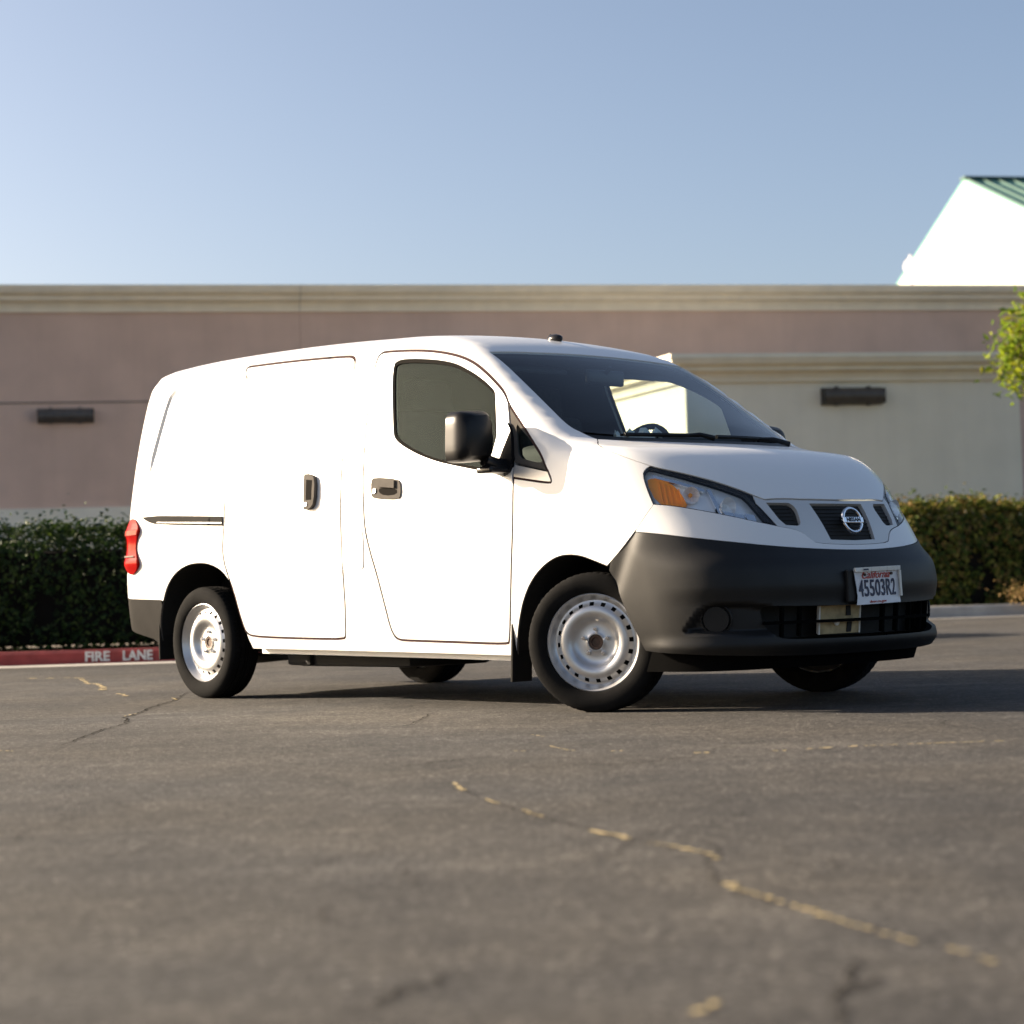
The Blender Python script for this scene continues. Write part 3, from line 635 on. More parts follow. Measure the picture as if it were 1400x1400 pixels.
window = chaikin_c([(-1.379, 50.3), (-1.347, 51.5), (-1.257, 51.4), (-1.121, 50.7), (-1.009, 49.92), (-.897, 48.8), (-.804, 47.04), (-.736, 45.63), (-.655, 43.5), (-.597, 41.57), (-.582, 40.33), (-.529, 27.54), (-.508, 21.0), (-.52, 19.4), (-.631, 20.77), (-.818, 23), (-.947, 24.68), (-1.082, 27.1), (-1.2, 29.9), (-1.262, 31.8), (-1.293, 33.5), (-1.315, 38.4)], 2)
q_hyp = chaikin([(-.491, 38.18), (-.454, 36.07), (-.373, 31.85), (-.288, 26.86), (-.233, 23.48), (-.194, 19.54), (-.184, 18.9)])
q_tr = chaikin([(-.184, 18.9), (-.158, 16.19), (-.166, 15.51), (-.40, 17.9)])
quarter = join(q_hyp, [(-.184, 18.9), (-.403, 21.77)], d_front[::-1])
qtrim = join(q_tr, [(-.406, 17.93), (-.403, 21.77)], [(-.403, 21.77), (-.184, 18.9)])
qglass = chaikin_c([(-.425, 33.0), (-.379, 30.74), (-.309, 27.7), (-.249, 24.3), (-.222, 21.9), (-.238, 21.4), (-.305, 22.2), (-.379, 23.4), (-.40, 27.5)], 1)
doorplus = join(d_top, q_hyp, q_tr, d_front2[np.abs(d_front2[:, 1] - 16.46).argmin():])
rarch = chaikin([(-3.337, -29), (-3.321, -21.7), (-3.279, -15.4), (-3.22, -9.06), (-3.125, -4.5), (-3.014, -2.09), (-2.907, -1.52), (-2.803, -1.99), (-2.701, -3.97), (-2.624, -7.39), (-2.566, -12.9), (-2.529, -19.7), (-2.502, -26.2), (-2.476, -29.8)])
farch = chaikin([(-.455, -32.0), (-.428, -27), (-.397, -22.1), (-.361, -17.15), (-.305, -12.1), (-.23, -8.13), (-.15, -5.6), (-.07, -4.75), (.017, -5.38), (.099, -7.2), (.16, -8.6)])
sill = np.array([(-2.476, -29.8), (-2.47, -30.4), (-1.825, -30.87), (-.989, -31.55), (-.503, -32.05), (-.455, -32.0)])
seam = chaikin([(.38, 8.34), (.349, 4.39), (.315, .436), (.247, -4.1), (.16, -8.6)], 1)
lamprear = chaikin([(.33, 20.54), (.318, 19.2), (.315, 17.5), (.343, 13.2), (.38, 8.34)], 1)
hshut = chaikin([(-.055, 32.33), (.03, 27.5), (.115, 24.5), (.238, 22.0), (.33, 20.54)])
hshut2 = chaikin([(.33, 20.54), (.36, 20.2), (.457, 20.03), (.527, 19.86), (.593, 19.08), (.625, 18.15), (.643, 17.6), (.656, 17.5)])
hfront = chaikin([(.656, 17.5), (.679, 24), (.696, 32.5), (.706, 55), (.708, 90)])
hrear = chaikin([(-.055, 32.33), (.037, 37.8), (.126, 53.8), (.147, 76), (.15, 90)])
wspill = chaikin([(-.762, 53.68), (-.673, 51.67), (-.586, 49.3), (-.436, 44.4), (-.308, 39.6), (-.212, 35.6), (-.167, 34.15), (-.142, 33.88)])
wsbot = chaikin([(-.142, 33.88), (-.083, 37.8), (-.031, 44.5), (.03, 67.3), (.036, 90)])
wstop = chaikin([(-.762, 53.68), (-.753, 59.97), (-.735, 68.9), (-.725, 82), (-.724, 90)])
# rear edge of the side skin: where the surface has turned half way to the tail
def rear_edge(phis):
    ph = np.array(phis, float); lo = np.full(len(ph), -3.86); hi = np.full(len(ph), -3.2)
    for _ in range(24):
        m_ = (lo + hi) / 2; q = mapA(np.stack([m_, ph], 1)); back = ~(normal_F(q)[:, 0] > -.70)
        lo = np.where(back, m_, lo); hi = np.where(back, hi, m_)
    return np.stack([hi, ph], 1)
redge = rear_edge(np.linspace(90, -13.5, 40)); redge_low = rear_edge(np.linspace(-13.5, -24.5, 6))
kb = np.abs(rarch[:, 1] + 14.2)[:len(rarch) // 2].argmin()
body_outer = join(redge, [(redge[-1][0], -13.5), (-3.29, -14.2)], rarch[kb:], sill, farch, seam[::-1], lamprear[::-1], hshut[::-1], [(-.055, 32.33), (-.142, 33.88)], wspill[::-1], wstop)
emb = np.array([(-3.47, 22), (-3.459, 36.3), (-3.434, 42.6), (-3.404, 49.1), (-3.383, 52.2), (-3.335, 53.6), (-3.188, 54.1), (-2.9, 54.2), (-2.645, 54.0), (-2.23, 53.7), (-1.975, 53.2), (-1.76, 52.6), (-1.72, 45), (-1.72, 22)])
def sstep(a, b, x): t = np.clip((x - a) / (b - a), 0, 1); return t * t * (3 - 2 * t)
def emboss(q):
    p = q * SCA; d = polydist(p, emb * SCA) * np.where(inpoly(p, emb * SCA), 1, -1)
    return -.016 * sstep(-.003, .018, d) * sstep(27, 37, q[:, 1])
G = .0060
EX = np.concatenate([resample(inset(emb, d_, SCA), .016, SCA) for d_ in (-.006, -.002, .002, .006, .010, .014, .018, .023)]); EX = EX[EX[:, 1] > 24]
patch('body_shell', 'A', body_outer, 'paint_white', van, holes=[inset(slide, -G, SCA), inset(doorplus, -G, SCA)], disp=emboss, both=True, step=.05, extra=EX)
for mi in (False, True):
    sd = patch('sliding_door', 'A', inset(slide, G, SCA), 'paint_white', van, disp=emboss, mirror=mi, step=.05, extra=EX)
    fd = patch('front_door', 'A', inset(door, G, SCA), 'paint_white', van, holes=[window], mirror=mi, step=.05, thick=.03)
    patch('window_seal', 'A', inset(window, .0015, SCA), 'crack_dark', fd, holes=[inset(window, .013, SCA)], off=-.004, mirror=mi, step=.05)
    patch('window_glass', 'A', inset(window, .013, SCA), 'glass_side', fd, off=-.009, thick=0, mirror=mi, step=.06)
    qp = patch('quarter_window', 'A', inset(quarter, G, SCA), 'plastic_grey', van, holes=[qglass], off=-.002, mirror=mi, step=.04)
    patch('pane', 'A', inset(qglass, .001, SCA), 'glass_side', qp, off=-.006, thick=0, mirror=mi, step=.04)
    patch('mirror_trim', 'A', inset(qtrim, G * .7, SCA), 'trim_silver', van, mirror=mi, step=.04)
    rl = patch('door_rail', 'A', chaikin_c([(-3.495, 16.7), (-2.668, 13.85), (-2.668, 13.85), (-2.66, 10.7), (-2.66, 10.7), (-3.309, 13.0), (-3.403, 14.1)], 1), 'plastic_matte', van, off=.006, mirror=mi, step=.03)
    patch('rail_slot', 'A', np.array([(-3.30, 13.75), (-2.668, 11.85), (-2.667, 11.45), (-3.30, 13.5)]), 'trim_silver', rl, off=.008, thick=.001, mirror=mi, step=.03)
patch('fuel_flap', 'A', inset(chaikin_c([(-1.636, 6.5), (-1.636, 6.5), (-1.49, 6.2), (-1.467, 5.1), (-1.469, -5.4), (-1.486, -6.7), (-1.636, -6.64), (-1.636, -6.64)], 1), .002, SCA), 'paint_white', van, off=.0035, step=.04, thick=.004)
for mi in (False, True):
    for ol in (slide, doorplus):
        patch('gap_shade_strip', 'A', inset(ol, -G - .003, SCA), 'gap_shadow', van, holes=[inset(ol, G + .003, SCA)], off=-.0045, thick=0, mirror=mi, step=.2, seg=.03, disp=emboss)  # strip laid in the panel gap, its dark pinkish colour painting the shade there
    # the cutline between front door and the fixed quarter window
def half(poly, d):
    """inset a half outline but keep its centre-line ends on the centre line"""
    q = inset(poly, d, SCA); c = np.abs(poly[:, 1] - 90) < 1e-6; q[c, 1] = 90; return q
hood = patch('hood', 'A', half(join(hshut, hshut2, hfront, hrear[::-1]), .0035), 'paint_white', van, both=True, step=.035)
wind = patch('windshield', 'A', half(join(wstop[::-1], wspill, wsbot), .004), 'glass_wind', van, off=-.004, thick=0, both=True, step=.05)
patch('cowl', 'A', join(wsbot, hrear[::-1], [(-.055, 32.33), (-.142, 33.88)]), 'plastic_black', van, off=-.012, thick=.01, both=True, step=.05)
# dark lining right behind the outer skin: closes the panel gaps and is the cabin trim
lin_outer = join(redge, [(redge[-1][0], -13.5), (-3.29, -14.2)], rarch[kb:], sill, farch, seam[::-1], lamprear[::-1], hshut[::-1], [(-.055, 32.33), (-.142, 33.88)], wspill[::-1], wstop)
patch('inner_lining', 'A', lin_outer, 'interior_dark', van, holes=[inset(window, .0, SCA), inset(qglass, 0, SCA)], off=-.03, thick=0, both=True, step=.06)
# tail
rp = mapA(redge); rearpoly = np.concatenate([np.stack([rp[:, 1], rp[:, 2]], 1), np.stack([-rp[::-1, 1], rp[::-1, 2]], 1)[:-1]])
rhalf = np.concatenate([np.stack([rp[:, 1], rp[:, 2]], 1), [(-.002, rp[-1, 2])]]); rhalf[0, 0] = -.002
for mi in (False, True):
    rdr = patch('rear_door', 'C', rhalf, 'paint_white', van, mirror=mi, step=.07)
    rl_ = mapA(redge_low); rb = patch('rear_bumper', 'A', join(rear_edge([-13.5]), [(-3.29, -14.2)], rarch[:kb][::-1], [(-3.337, -29), (-3.35, -29.5), (-3.42, -27.5), (redge_low[-1][0], -24.5)], redge_low[::-1]), 'plastic_matte', van, mirror=mi, step=.04)
    patch('bumper_end', 'C', np.concatenate([np.stack([rl_[:, 1], rl_[:, 2]], 1), [(-.001, rl_[-1, 2]), (-.001, rl_[0, 2])]]), 'plastic_matte', rb, mirror=mi, step=.06)
# tail lamps wrap the rear corner
tailA = chaikin_c([(-3.56, 16.2), (-3.515, 14.2), (-3.482, 11.7), (-3.512, 8.4), (-3.532, 4.6), (-3.486, -1.0), (-3.518, -3.4), (-3.575, -5.2), (-3.64, -3.2), (-3.655, 3), (-3.65, 10), (-3.62, 15)], 2)
def tail_bulge(q): return .012 * np.exp(-((q[:, 1] - 11) / 2.4)**2) + .014 * np.exp(-((q[:, 1] + .6) / 2.6)**2)
for mi in (False, True):
    tl = patch('tail_lamp', 'A', tailA, 'tail_red', van, off=.008, thick=.03, mirror=mi, step=.015, disp=tail_bulge)
    patch('lamp_band', 'A', np.array([(-3.64, 11.6), (-3.495, 11.4), (-3.50, 9.8), (-3.64, 9.8)]), 'tail_pale', tl, off=.0215, thick=.001, mirror=mi, step=.03)
    patch('lamp_band', 'A', np.array([(-3.645, 2.3), (-3.53, 2.3), (-3.53, 1.7), (-3.645, 1.7)]), 'hub_rust', tl, off=.0215, thick=.001, mirror=mi, step=.03)

# ------------------------------------------------------------------ van nose
def cen(e): return e                                                              # (theta, z) lists run from the right corner to the centre line
b_top = chaikin([(-42.4, .756), (-38.3, .743), (-32.4, .719), (-26.6, .699), (-20.3, .680), (-13.1, .666), (-4.9, .657), (0, .656)], 1)
b_rear = chaikin([(-42.4, .756), (-45.0, .689), (-48.17, .621), (-46.4, .538), (-44.8, .445), (-43.3, .368), (-41.6, .292), (-40.8, .262)], 1)
b_bot = chaikin([(-40.8, .262), (-35.4, .250), (-27.8, .238), (-14.6, .226), (0, .226)], 1)
l_top = chaikin([(-38.2, 1.024), (-33.2, .989), (-27.9, .948), (-23.4, .908), (-20.9, .879), (-19.6, .853), (-18.4, .809), (-17.2, .762)], 1)
l_low = chaikin([(-17.2, .762), (-21.7, .785), (-25.5, .807), (-30.4, .834), (-35.4, .858), (-38.9, .868)], 1)
lr3 = toB(mapA(lamprear)); l_rear = lr3[::-1]
_h = toB(mapA(hshut2)); _h = _h[(_h[:, 0] > -38.0) & (_h[:, 0] < -21.6)]
lens_top = np.concatenate([_h - np.stack([0 * _h[:, 0], .002 + .007 * (_h[:, 0] + 38) / 17], 1), chaikin([(-20.7, .878), (-19.6, .830), (-18.2, .771)], 1)])
lens = inset(join(lens_top, l_low[l_low[:, 0] < -19.2], lr3[::-1][1:-1]), .0022, SCB)
g_low = chaikin([(-17.2, .762), (-14.0, .749), (-12.2, .733), (-11.0, .708), (-9.9, .688), (-4.2, .681), (0, .680)], 1)
hf3 = toB(mapA(join(hshut2, hfront)))                                             # hood front edge seen in the nose domain
pocket = chaikin_c([(-35.2, .330), (-34.6, .352), (-33.4, .405), (-31.6, .446), (-29.5, .452), (-21, .444), (-19, .36), (-21, .308), (-27, .318), (-32.5, .324)], 2)
def fog_pocket(q):
    # pocket that runs from the fog lamp blank into the intake, and the chin that swells below it
    th = -np.abs(q[:, 0]); z = q[:, 1]; p = np.stack([th, z], 1) * SCB
    d = polydist(p, pocket * SCB) * np.where(inpoly(p, pocket * SCB), 1, -1); d = -.036 * sstep(-.003, .022, d)
    d += .016 * np.exp(-((z - .275) / .030)**2) * sstep(-43, -36, th)
    d += .012 * sstep(.44, .52, z) * (1 - sstep(.58, .68, z)) * sstep(-40, -30, th)
    d -= .008 * np.exp(-((th + 44.2 - (z - .69) * 16) / 1.6)**2) * sstep(.40, .55, z)
    return d + .003
def halfB(poly, d):
    q = inset(poly, d, SCB); c = np.abs(poly[:, 0]) < 1e-6; q[c, 0] = 0; return q
intake = chaikin([(0, .424), (-15.4, .428), (-21.6, .434), (-23.0, .425), (-22.4, .36), (-20.9, .313), (-19.5, .302), (-15.3, .298), (0, .296)], 1)
bump_outer = join(b_top, [(0, .656), (0, .424)], intake, [(0, .296), (0, .226)], b_bot[::-1], b_rear[::-1])
bumper = patch('front_bumper', 'B', halfB(bump_outer, .0012), 'plastic_black', van, disp=fog_pocket, both=True, step=.012, thick=.03, seg=.012)
upper = join(l_rear[-1:] * 0 + toB(mapA(seam[:1])), toB(mapA(seam[:np.abs(seam[:, 0] - .315).argmin() + 1])), b_top, [(0, .656), (0, .680)], g_low[::-1], l_low)
patch('bumper_upper', 'B', halfB(upper, .0018), 'paint_white', van, both=True, step=.03)
# fog lamp blanks
for sg in (1, -1):
    p, n = surf('B', np.array([[-30.3 * sg, .384]]), -.032); n = n[0]; p = p[0]; n = Vector(n); c = Vector(p)
    MB().cyl(c, c + n * .012, .056, .052, 28).build('fog_cover', 'plastic_black', bumper, True)
    rg = MB(); q = n.to_track_quat('Z', 'Y'); rg.tube([c + n * .002 + q @ Vector((.062 * math.cos(a), .062 * math.sin(a), 0)) for a in [2 * math.pi * k / 28 for k in range(29)]], .005, 6); rg.build('fog_ring', 'plastic_black', bumper, True)
# intake bars, screen and what sits behind
def strip(name, ths, zc_, hh, off, dep, m, parent):
    q = np.array([(t, zz) for t in ths for zz in (zc_ - hh, zc_ + hh)]); a, _ = surf('B', q, off); b, _ = surf('B', q, off - dep); n = len(ths); V = np.concatenate([a, b]); Fc = []; o = 2 * n
    for i in range(n - 1): k = 2 * i; Fc += [(k, k + 2, k + 3, k + 1), (o + k, o + k + 1, o + k + 3, o + k + 2), (k + 1, k + 3, o + k + 3, o + k + 1), (k, o + k, o + k + 2, k + 2)]
    Fc += [(0, 1, o + 1, o), (2 * n - 2, o + 2 * n - 2, o + 2 * n - 1, 2 * n - 1)]
    return meshobj(name, V, Fc, m, parent)
strip('intake_bar', np.linspace(-22.5, 22.5, 25), .362, .006, -.016, .018, 'dam_black', bumper)
for t in (-19, -15.6, 4.2, 8.4, 13, 17.5, 21): strip('intake_bar', [t - .22, t + .22], .362, .064, -.020, .02, 'dam_black', bumper)
strip('intake_screen', np.linspace(-27, 27, 25), .362, .10, -.12, .004, 'under_black', bumper)
tb = strip('bumper_beam_plate', np.linspace(-10.6, -1.0, 6), .360, .066, -.050, .01, 'tan_board', bumper)
strip('plate_slot', [-4.6, -3.5], .402, .022, -.048, .004, 'under_black', tb); strip('plate_slot', [-4.3, -3.2], .325, .026, -.048, .004, 'under_black', tb)
strip('plate_edge', [-10.9, -10.6], .360, .066, -.046, .014, 'plate_frame', tb); strip('plate_edge', [-1.2, -.9], .360, .066, -.046, .014, 'plate_frame', tb)
p, n = surf('B', np.array([[-7.0, .352]]), -.050); MB().cyl(p[0], p[0] + n[0] * .006, .014, .014, 14).build('plate_grommet', 'plate_frame', tb)
# air dam under the bumper
q = np.array([(t, z) for t in np.linspace(-41, 41, 31) for z in (.24, .225)]); a, nn = surf('B', np.array([(t, .26) for t in np.linspace(-41, 41, 31)]), -.05)
V = np.concatenate([a + [0, 0, 0], a + [-.04, 0, -.10]]); Fc = [(i, i + 1, 32 + i, 31 + i) for i in range(30)]; meshobj('air_dam', V, Fc, 'dam_black', van, True)
# grille: silver V frame with three openings, dark screen behind
ventL = np.array([(-17.7, .864), (-12.6, .862), (-11.8, .850), (-11.5, .832), (-11.8, .778), (-12.3, .766), (-12.9, .763), (-15.3, .767), (-16.3, .792)])
ventC = np.array([(0, .858), (-7.6, .858), (-7.6, .858), (-6.1, .704), (0, .700)])
grille_o = join(hf3[np.abs(hf3[:, 0] + 19.9).argmin():], [(0, hf3[-1, 1])], [(0, .858)], [(-7.6, .858), (-6.1, .704), (0, .700)], [(0, .680)], g_low[::-1], l_top[::-1][:np.abs(l_top[::-1][:, 0] + 19.7).argmin() + 1])
grille = patch('grille_frame', 'B', halfB(grille_o, .0016), 'trim_silver', van, holes=[ventL], both=True, step=.02, thick=.018, off=-.003, seg=.012)
patch('grille_screen', 'B', join([(0, .88)], [(-18.5, .88), (-18.5, .74), (-11.5, .74), (-8, .69), (0, .69)]), 'under_black', grille, both=True, off=-.020, thick=0, step=.05)
for z in np.arange(.712, .86, .0165): strip('grille_slat', np.linspace(-7, 7, 9), z, .0016, -.016, .004, 'under_black', grille)
for sg in (-1, 1):
    for z in np.arange(.78, .86, .0165): strip('grille_slat', np.linspace(sg * 12.4, sg * 16.6, 4), z, .0016, -.016, .004, 'under_black', grille)
# badge: ring with a lettered bar
bc = Vector((.788, 0, .782)); tilt = Matrix.Translation(bc) @ Matrix.Rotation(math.radians(-14), 4, 'Y')
BM = tilt @ Matrix(((0, 0, 1, 0), (1, 0, 0, 0), (0, 1, 0, 0), (0, 0, 0, 1)))      # local x -> van y, local y -> van z, local z -> forward
ring = MB(); ring.tube([BM @ Vector((.060 * math.cos(a), .052 * math.sin(a), .004)) for a in [2 * math.pi * k / 40 for k in range(41)]], .0075, 8); badge = ring.build('badge_ring', 'chrome', grille, True)
mb = MB(); mb.box((0, 0, .006), (.134, .026, .014), .003); bmesh.ops.transform(mb.bm, matrix=BM, verts=mb.bm.verts); mb.build('badge_bar', 'chrome', badge)
text_obj('badge_lettering', 'NISSAN', .025, BM @ Matrix.Translation((0, 0, .0135)), 'gloss_black', badge, extrude=.0008, width=1.12, bold=.0006)
MB().cyl(bc - Vector((.05, 0, 0)), bc, .02, n=10).build('badge_stem', 'plastic_black', badge)
# number plate, bent at its left edge, in a pale frame
PM = Matrix.Translation((.914, -.002, .503)) @ Matrix.Rotation(math.radians(1.2), 4, 'X') @ Matrix.Rotation(math.radians(-2), 4, 'Y') @ Matrix(((0, 0, 1, 0), (1, 0, 0, 0), (0, 1, 0, 0), (0, 0, 0, 1)))
plate = empty('number_plate'); plate.parent = van; plate.matrix_local = PM
def warp(x, y): return .006 * math.sin(x * 16 + 1) + .012 * max(0, (-x - .09) / .06)**2 * (1 - (y / .08)**2) - .003 * math.cos(y * 30)
def edge_l(y): return -.152 + .012 * math.exp(-((y + .02) / .035)**2) + (.006 if y < -.03 else 0)
nx, ny = 24, 12; V, Fc = [], []
for j in range(ny + 1):
    for i in range(nx + 1):
        y = -.076 + .152 * j / ny; x0 = edge_l(y); x = x0 + (.152 - x0) * i / nx; V.append((x, y, warp(x, y)))
for j in range(ny):
    for i in range(nx): k = j * (nx + 1) + i; Fc.append((k, k + 1, k + nx + 2, k + nx + 1))
meshobj('plate_panel', V, Fc, 'plate_white', plate, True)
def frame_bar(x0, y0, x1, y1):
    mb = MB(); mb.box(((x0 + x1) / 2, (y0 + y1) / 2, .009), (abs(x1 - x0), abs(y1 - y0), .008), .002)
    for v in mb.bm.verts: v.co.z += warp(v.co.x, v.co.y)
    mb.build('plate_frame', 'plate_frame', plate)
for k in range(6): frame_bar(-.152 + .0507 * k, .060, -.152 + .0507 * (k + 1) - .0002, .079)
frame_bar(.142, -.050, .156, .060)
def plate_text(name, body, size, x, y, m, **kw):
    me = text_mesh(body, size, **kw)
    for v in me.vertices: v.co.x += x; v.co.y += y; v.co.z += warp(v.co.x, v.co.y) + .0018
    me.materials.clear(); me.materials.append(M(m)); return link(name, me, plate)
plate_text('plate_number', '45503R2', .098, 0, -.012, 'ink_navy', width=.70, bold=.0012)
plate_text('plate_state', 'California', .046, -.012, .046, 'ink_red', shear=.35, width=1.02, bold=.0004)
plate_text('plate_motto', 'A MOTOR VEHICLE', .012, -.02, -.066, 'ink_red', width=1.1) if False else plate_text('plate_motto', 'dmv.ca.gov', .016, -.01, -.0655, 'ink_red', width=1.5)
for k in range(5): MB().box((-.085 + .045 * k, .0695, .0135), (.034, .007, .001)).build('frame_print', 'ink_navy', plate)
for x in (-.09, .09): MB().cyl((x, .048, .004), (x, .048, .012), .006, n=10).build('bolt', 'hub_rust', plate)
MB().box((.896, -.02, .505), (.02, .335, .135), .006).build('plate_bracket', 'plastic_black', bumper)
# ------------------------------------------------------------------ headlamps
def headlamp(mi):
    r = patch('headlamp_housing', 'B', inset(lens, -.004, SCB), 'reflector', van, off=-.040, thick=-.037, mirror=mi, step=.03)
    ka = np.abs(hf3[:, 0] + 19.9).argmin(); kl = np.abs(l_top[:, 0] + 19.7).argmin(); out = join(hf3[:ka + 1], l_top[kl:], l_low, l_rear)
    patch('headlamp_bezel', 'B', inset(out, .0015, SCB), 'gloss_black', r, holes=[lens], off=-.003, mirror=mi, step=.02, thick=.02, seg=.012)
    patch('headlamp_lens', 'B', inset(lens, .001, SCB), 'glass_lens', r, off=.0, thick=0, mirror=mi, step=.03)
    # amber turn signal with its ribs, bulb bowl, main bowl
    am = patch('indicator_lens', 'B', chaikin_c([(-40.2, .978), (-38.6, .992), (-35.4, .970), (-33.6, .925), (-32.6, .854), (-35.2, .866), (-38.4, .876)], 1), 'amber', r, off=-.028, thick=.02, mirror=mi, step=.02)
    sy = -1 if mi else 1
    def bowl(name, th, z, R, dep, aim, m):
        p, n = surf('B', np.array([[th, z]]), -.012); c = Vector(p[0]); ax = Vector((math.cos(aim), math.sin(aim), 0)); q = ax.to_track_quat('Z', 'Y'); V, Fc = [], []; nr, na = 7, 24
        for i in range(nr):
            t = i / (nr - 1)
            for k in range(na):
                a = 2 * math.pi * k / na; facet = 1 + (.05 * ((k // 2) % 2) if 0 < i < nr - 1 else 0); v = c + q @ Vector((R * t * math.cos(a), R * t * math.sin(a), -dep * (1 - t * t) * facet)); V.append((v.x, v.y * sy, v.z))
        for i in range(nr - 1):
            for k in range(na): Fc.append((i * na + k, i * na + (k + 1) % na, (i + 1) * na + (k + 1) % na, (i + 1) * na + k))
        b = meshobj(name, V, Fc, m, r)
        cc = c - ax * dep * .55; MB().sphere((cc.x, cc.y * sy, cc.z), (.02, .02, .02), 10, 8).build('bulb', 'amber' if 'ind' in name else 'glass_lens', b, True)
        return b
    bowl('indicator_bowl', -31.8, .905, .036, .03, math.radians(-30), 'reflector'); bowl('headlamp_bowl', -25.3, .853, .040, .045, math.radians(-8), 'reflector')
    am2 = patch('indicator_reflector', 'B', chaikin_c([(-31.6, .935), (-29.6, .935), (-29.2, .88), (-30.6, .85), (-32.0, .868)], 1), 'amber', r, off=-.046, thick=.006, mirror=mi, step=.012)
    for k in range(5):
        t = -37.6 + k * .9; patch('lens_rib', 'B', np.array([(t, .972 - k * .008), (t + .16, .972 - k * .008), (t + .5, .872 - k * .003), (t + .3, .872 - k * .003)]), 'amber', am, off=-.022, thick=.006, mirror=mi, step=.02)
    patch('chrome_strip', 'B', np.array([(-38.6, 1.0), (-33.4, .970), (-29.0, .935), (-29.2, .922), (-33.4, .955), (-38.4, .988)]), 'chrome', r, off=-.020, thick=.012, mirror=mi, step=.02)
    patch('divider', 'B', np.array([(-28.6, .935), (-27.8, .93), (-26.6, .815), (-27.3, .818)]), 'chrome', r, off=-.018, thick=.02, mirror=mi, step=.02)
    for k in range(3): patch('reflector_facet', 'B', np.array([(-26.3 + 2.0 * k, .838 - .005 * k), (-24.5 + 2.0 * k, .834 - .005 * k), (-24.4 + 2.0 * k, .808 - .008 * k), (-26.1 + 2.0 * k, .816 - .008 * k)]), 'chrome', r, off=-.024 - .006 * (k % 2), thick=.004, mirror=mi, step=.012)
headlamp(False); headlamp(True)

# ------------------------------------------------------------------ wheels
def lathe(name, prof, n, m, parent, skip=None, smooth=True, disp=None):
    """profile of (r, y) spun round the y axis, outer face at -y"""
    V, Fc = [], []; k = len(prof)
    for i in range(n):
        a = 2 * math.pi * i / n
        for j, (r, y) in enumerate(prof):
            rr = r + (disp(i, j) if disp else 0); V.append((rr * math.cos(a), y, rr * math.sin(a)))
    for i in range(n):
        for j in range(k - 1):
            if skip and skip(i, j): continue
            Fc.append((i * k + j, i * k + j + 1, ((i + 1) % n) * k + j + 1, ((i + 1) % n) * k + j))
    o = meshobj(name, V, Fc, m, parent, smooth)
    try: o.data.set_sharp_from_angle(angle=math.radians(32))
    except Exception: pass
    return o
def make_wheel():
    r = empty('wheel')
    tp = [(.207, -.070), (.212, -.082), (.222, -.088), (.240, -.0925), (.262, -.0925), (.276, -.089), (.286, -.083), (.2935, -.076), (.2965, -.070), (.2985, -.060), (.299, -.0445), (.299, -.044), (.292, -.0435), (.292, -.0375), (.299, -.037), (.3, -.012), (.292, -.0115), (.292, -.0055), (.3, -.005), (.3, .005), (.292, .0055), (.292, .0115), (.3, .012), (.299, .037), (.292, .0375), (.292, .0435), (.299, .044), (.2985, .060), (.2935, .076), (.276, .089), (.24, .0925), (.212, .082), (.207, .070)]
    ty = lathe('tyre', tp, 240, 'rubber', r, disp=lambda i, j: (-.0035 if (i % 4 == 0 and (8 <= j <= 10 or 26 <= j <= 27)) else 0) + (-.003 if (i % 5 == 0 and 13 <= j <= 22) else 0) + (.0012 if (j == 3 and i % 2) else 0))
    for v in ty.data.vertices:
        if v.co.z < -.2965: v.co.z = -.2965
    # steel rim: flange, well, slotted rim step, raised annulus, dish, hub face
    rp_ = [(.205, .075), (.190, .06), (.185, -.02), (.192, -.045), (.207, -.066), (.2095, -.072), (.2095, -.076), (.2055, -.078), (.199, -.070), (.192, -.060), (.186, -.050), (.180, -.046), (.172, -.047), (.162, -.053), (.156, -.058), (.148, -.063), (.138, -.066), (.124, -.066), (.114, -.062), (.104, -.053), (.096, -.043), (.088, -.038), (.078, -.036), (.060, -.037), (.046, -.038), (.040, -.040), (.036, -.044), (.034, -.044), (.033, -.030)]
    j0 = 12
    rim = lathe('rim', rp_, 160, 'steel_silver', r, skip=lambda i, j: j in (j0, j0 + 1) and i % 8 in (0, 1, 2))
    lathe('brake_drum', [(.0, -.012), (.17, -.012), (.175, .05)], 40, 'under_black', r)
    lathe('dust_shield', [(.0, .068), (.20, .068), (.206, .074)], 40, 'under_black', r)
    lathe('hub_cap', [(.0, -.036), (.018, -.036), (.022, -.041), (.031, -.042), (.033, -.034)], 24, 'hub_rust', rim)
    for k in range(5):
        a = 2 * math.pi * k / 5 + .3; c = Vector((.057 * math.cos(a), 0, .057 * math.sin(a)))
        mb = MB(); mb.cyl(c + Vector((0, -.034, 0)), c + Vector((0, -.052, 0)), .0105, .0095, 6); mb.cyl(c + Vector((0, -.051, 0)), c + Vector((0, -.055, 0)), .007, .005, 10); mb.build('lug_nut', 'chrome', rim)
    return r
w0 = make_wheel(); w0.parent = van; ST = math.radians(26)
def place(o, x, y, rz): o.location = (x, y, .2975); o.rotation_euler = (0, rng.uniform(0, 6), 0); o.rotation_euler = (0, 0, rz)
w1 = copy_tree(w0, van); w2 = copy_tree(w0, van); w3 = copy_tree(w0, van)
place(w0, 0, -.752, ST); place(w1, -2.925, -.752, 0); place(w2, 0, .752, math.pi + ST * .85); place(w3, -2.925, .752, math.pi)
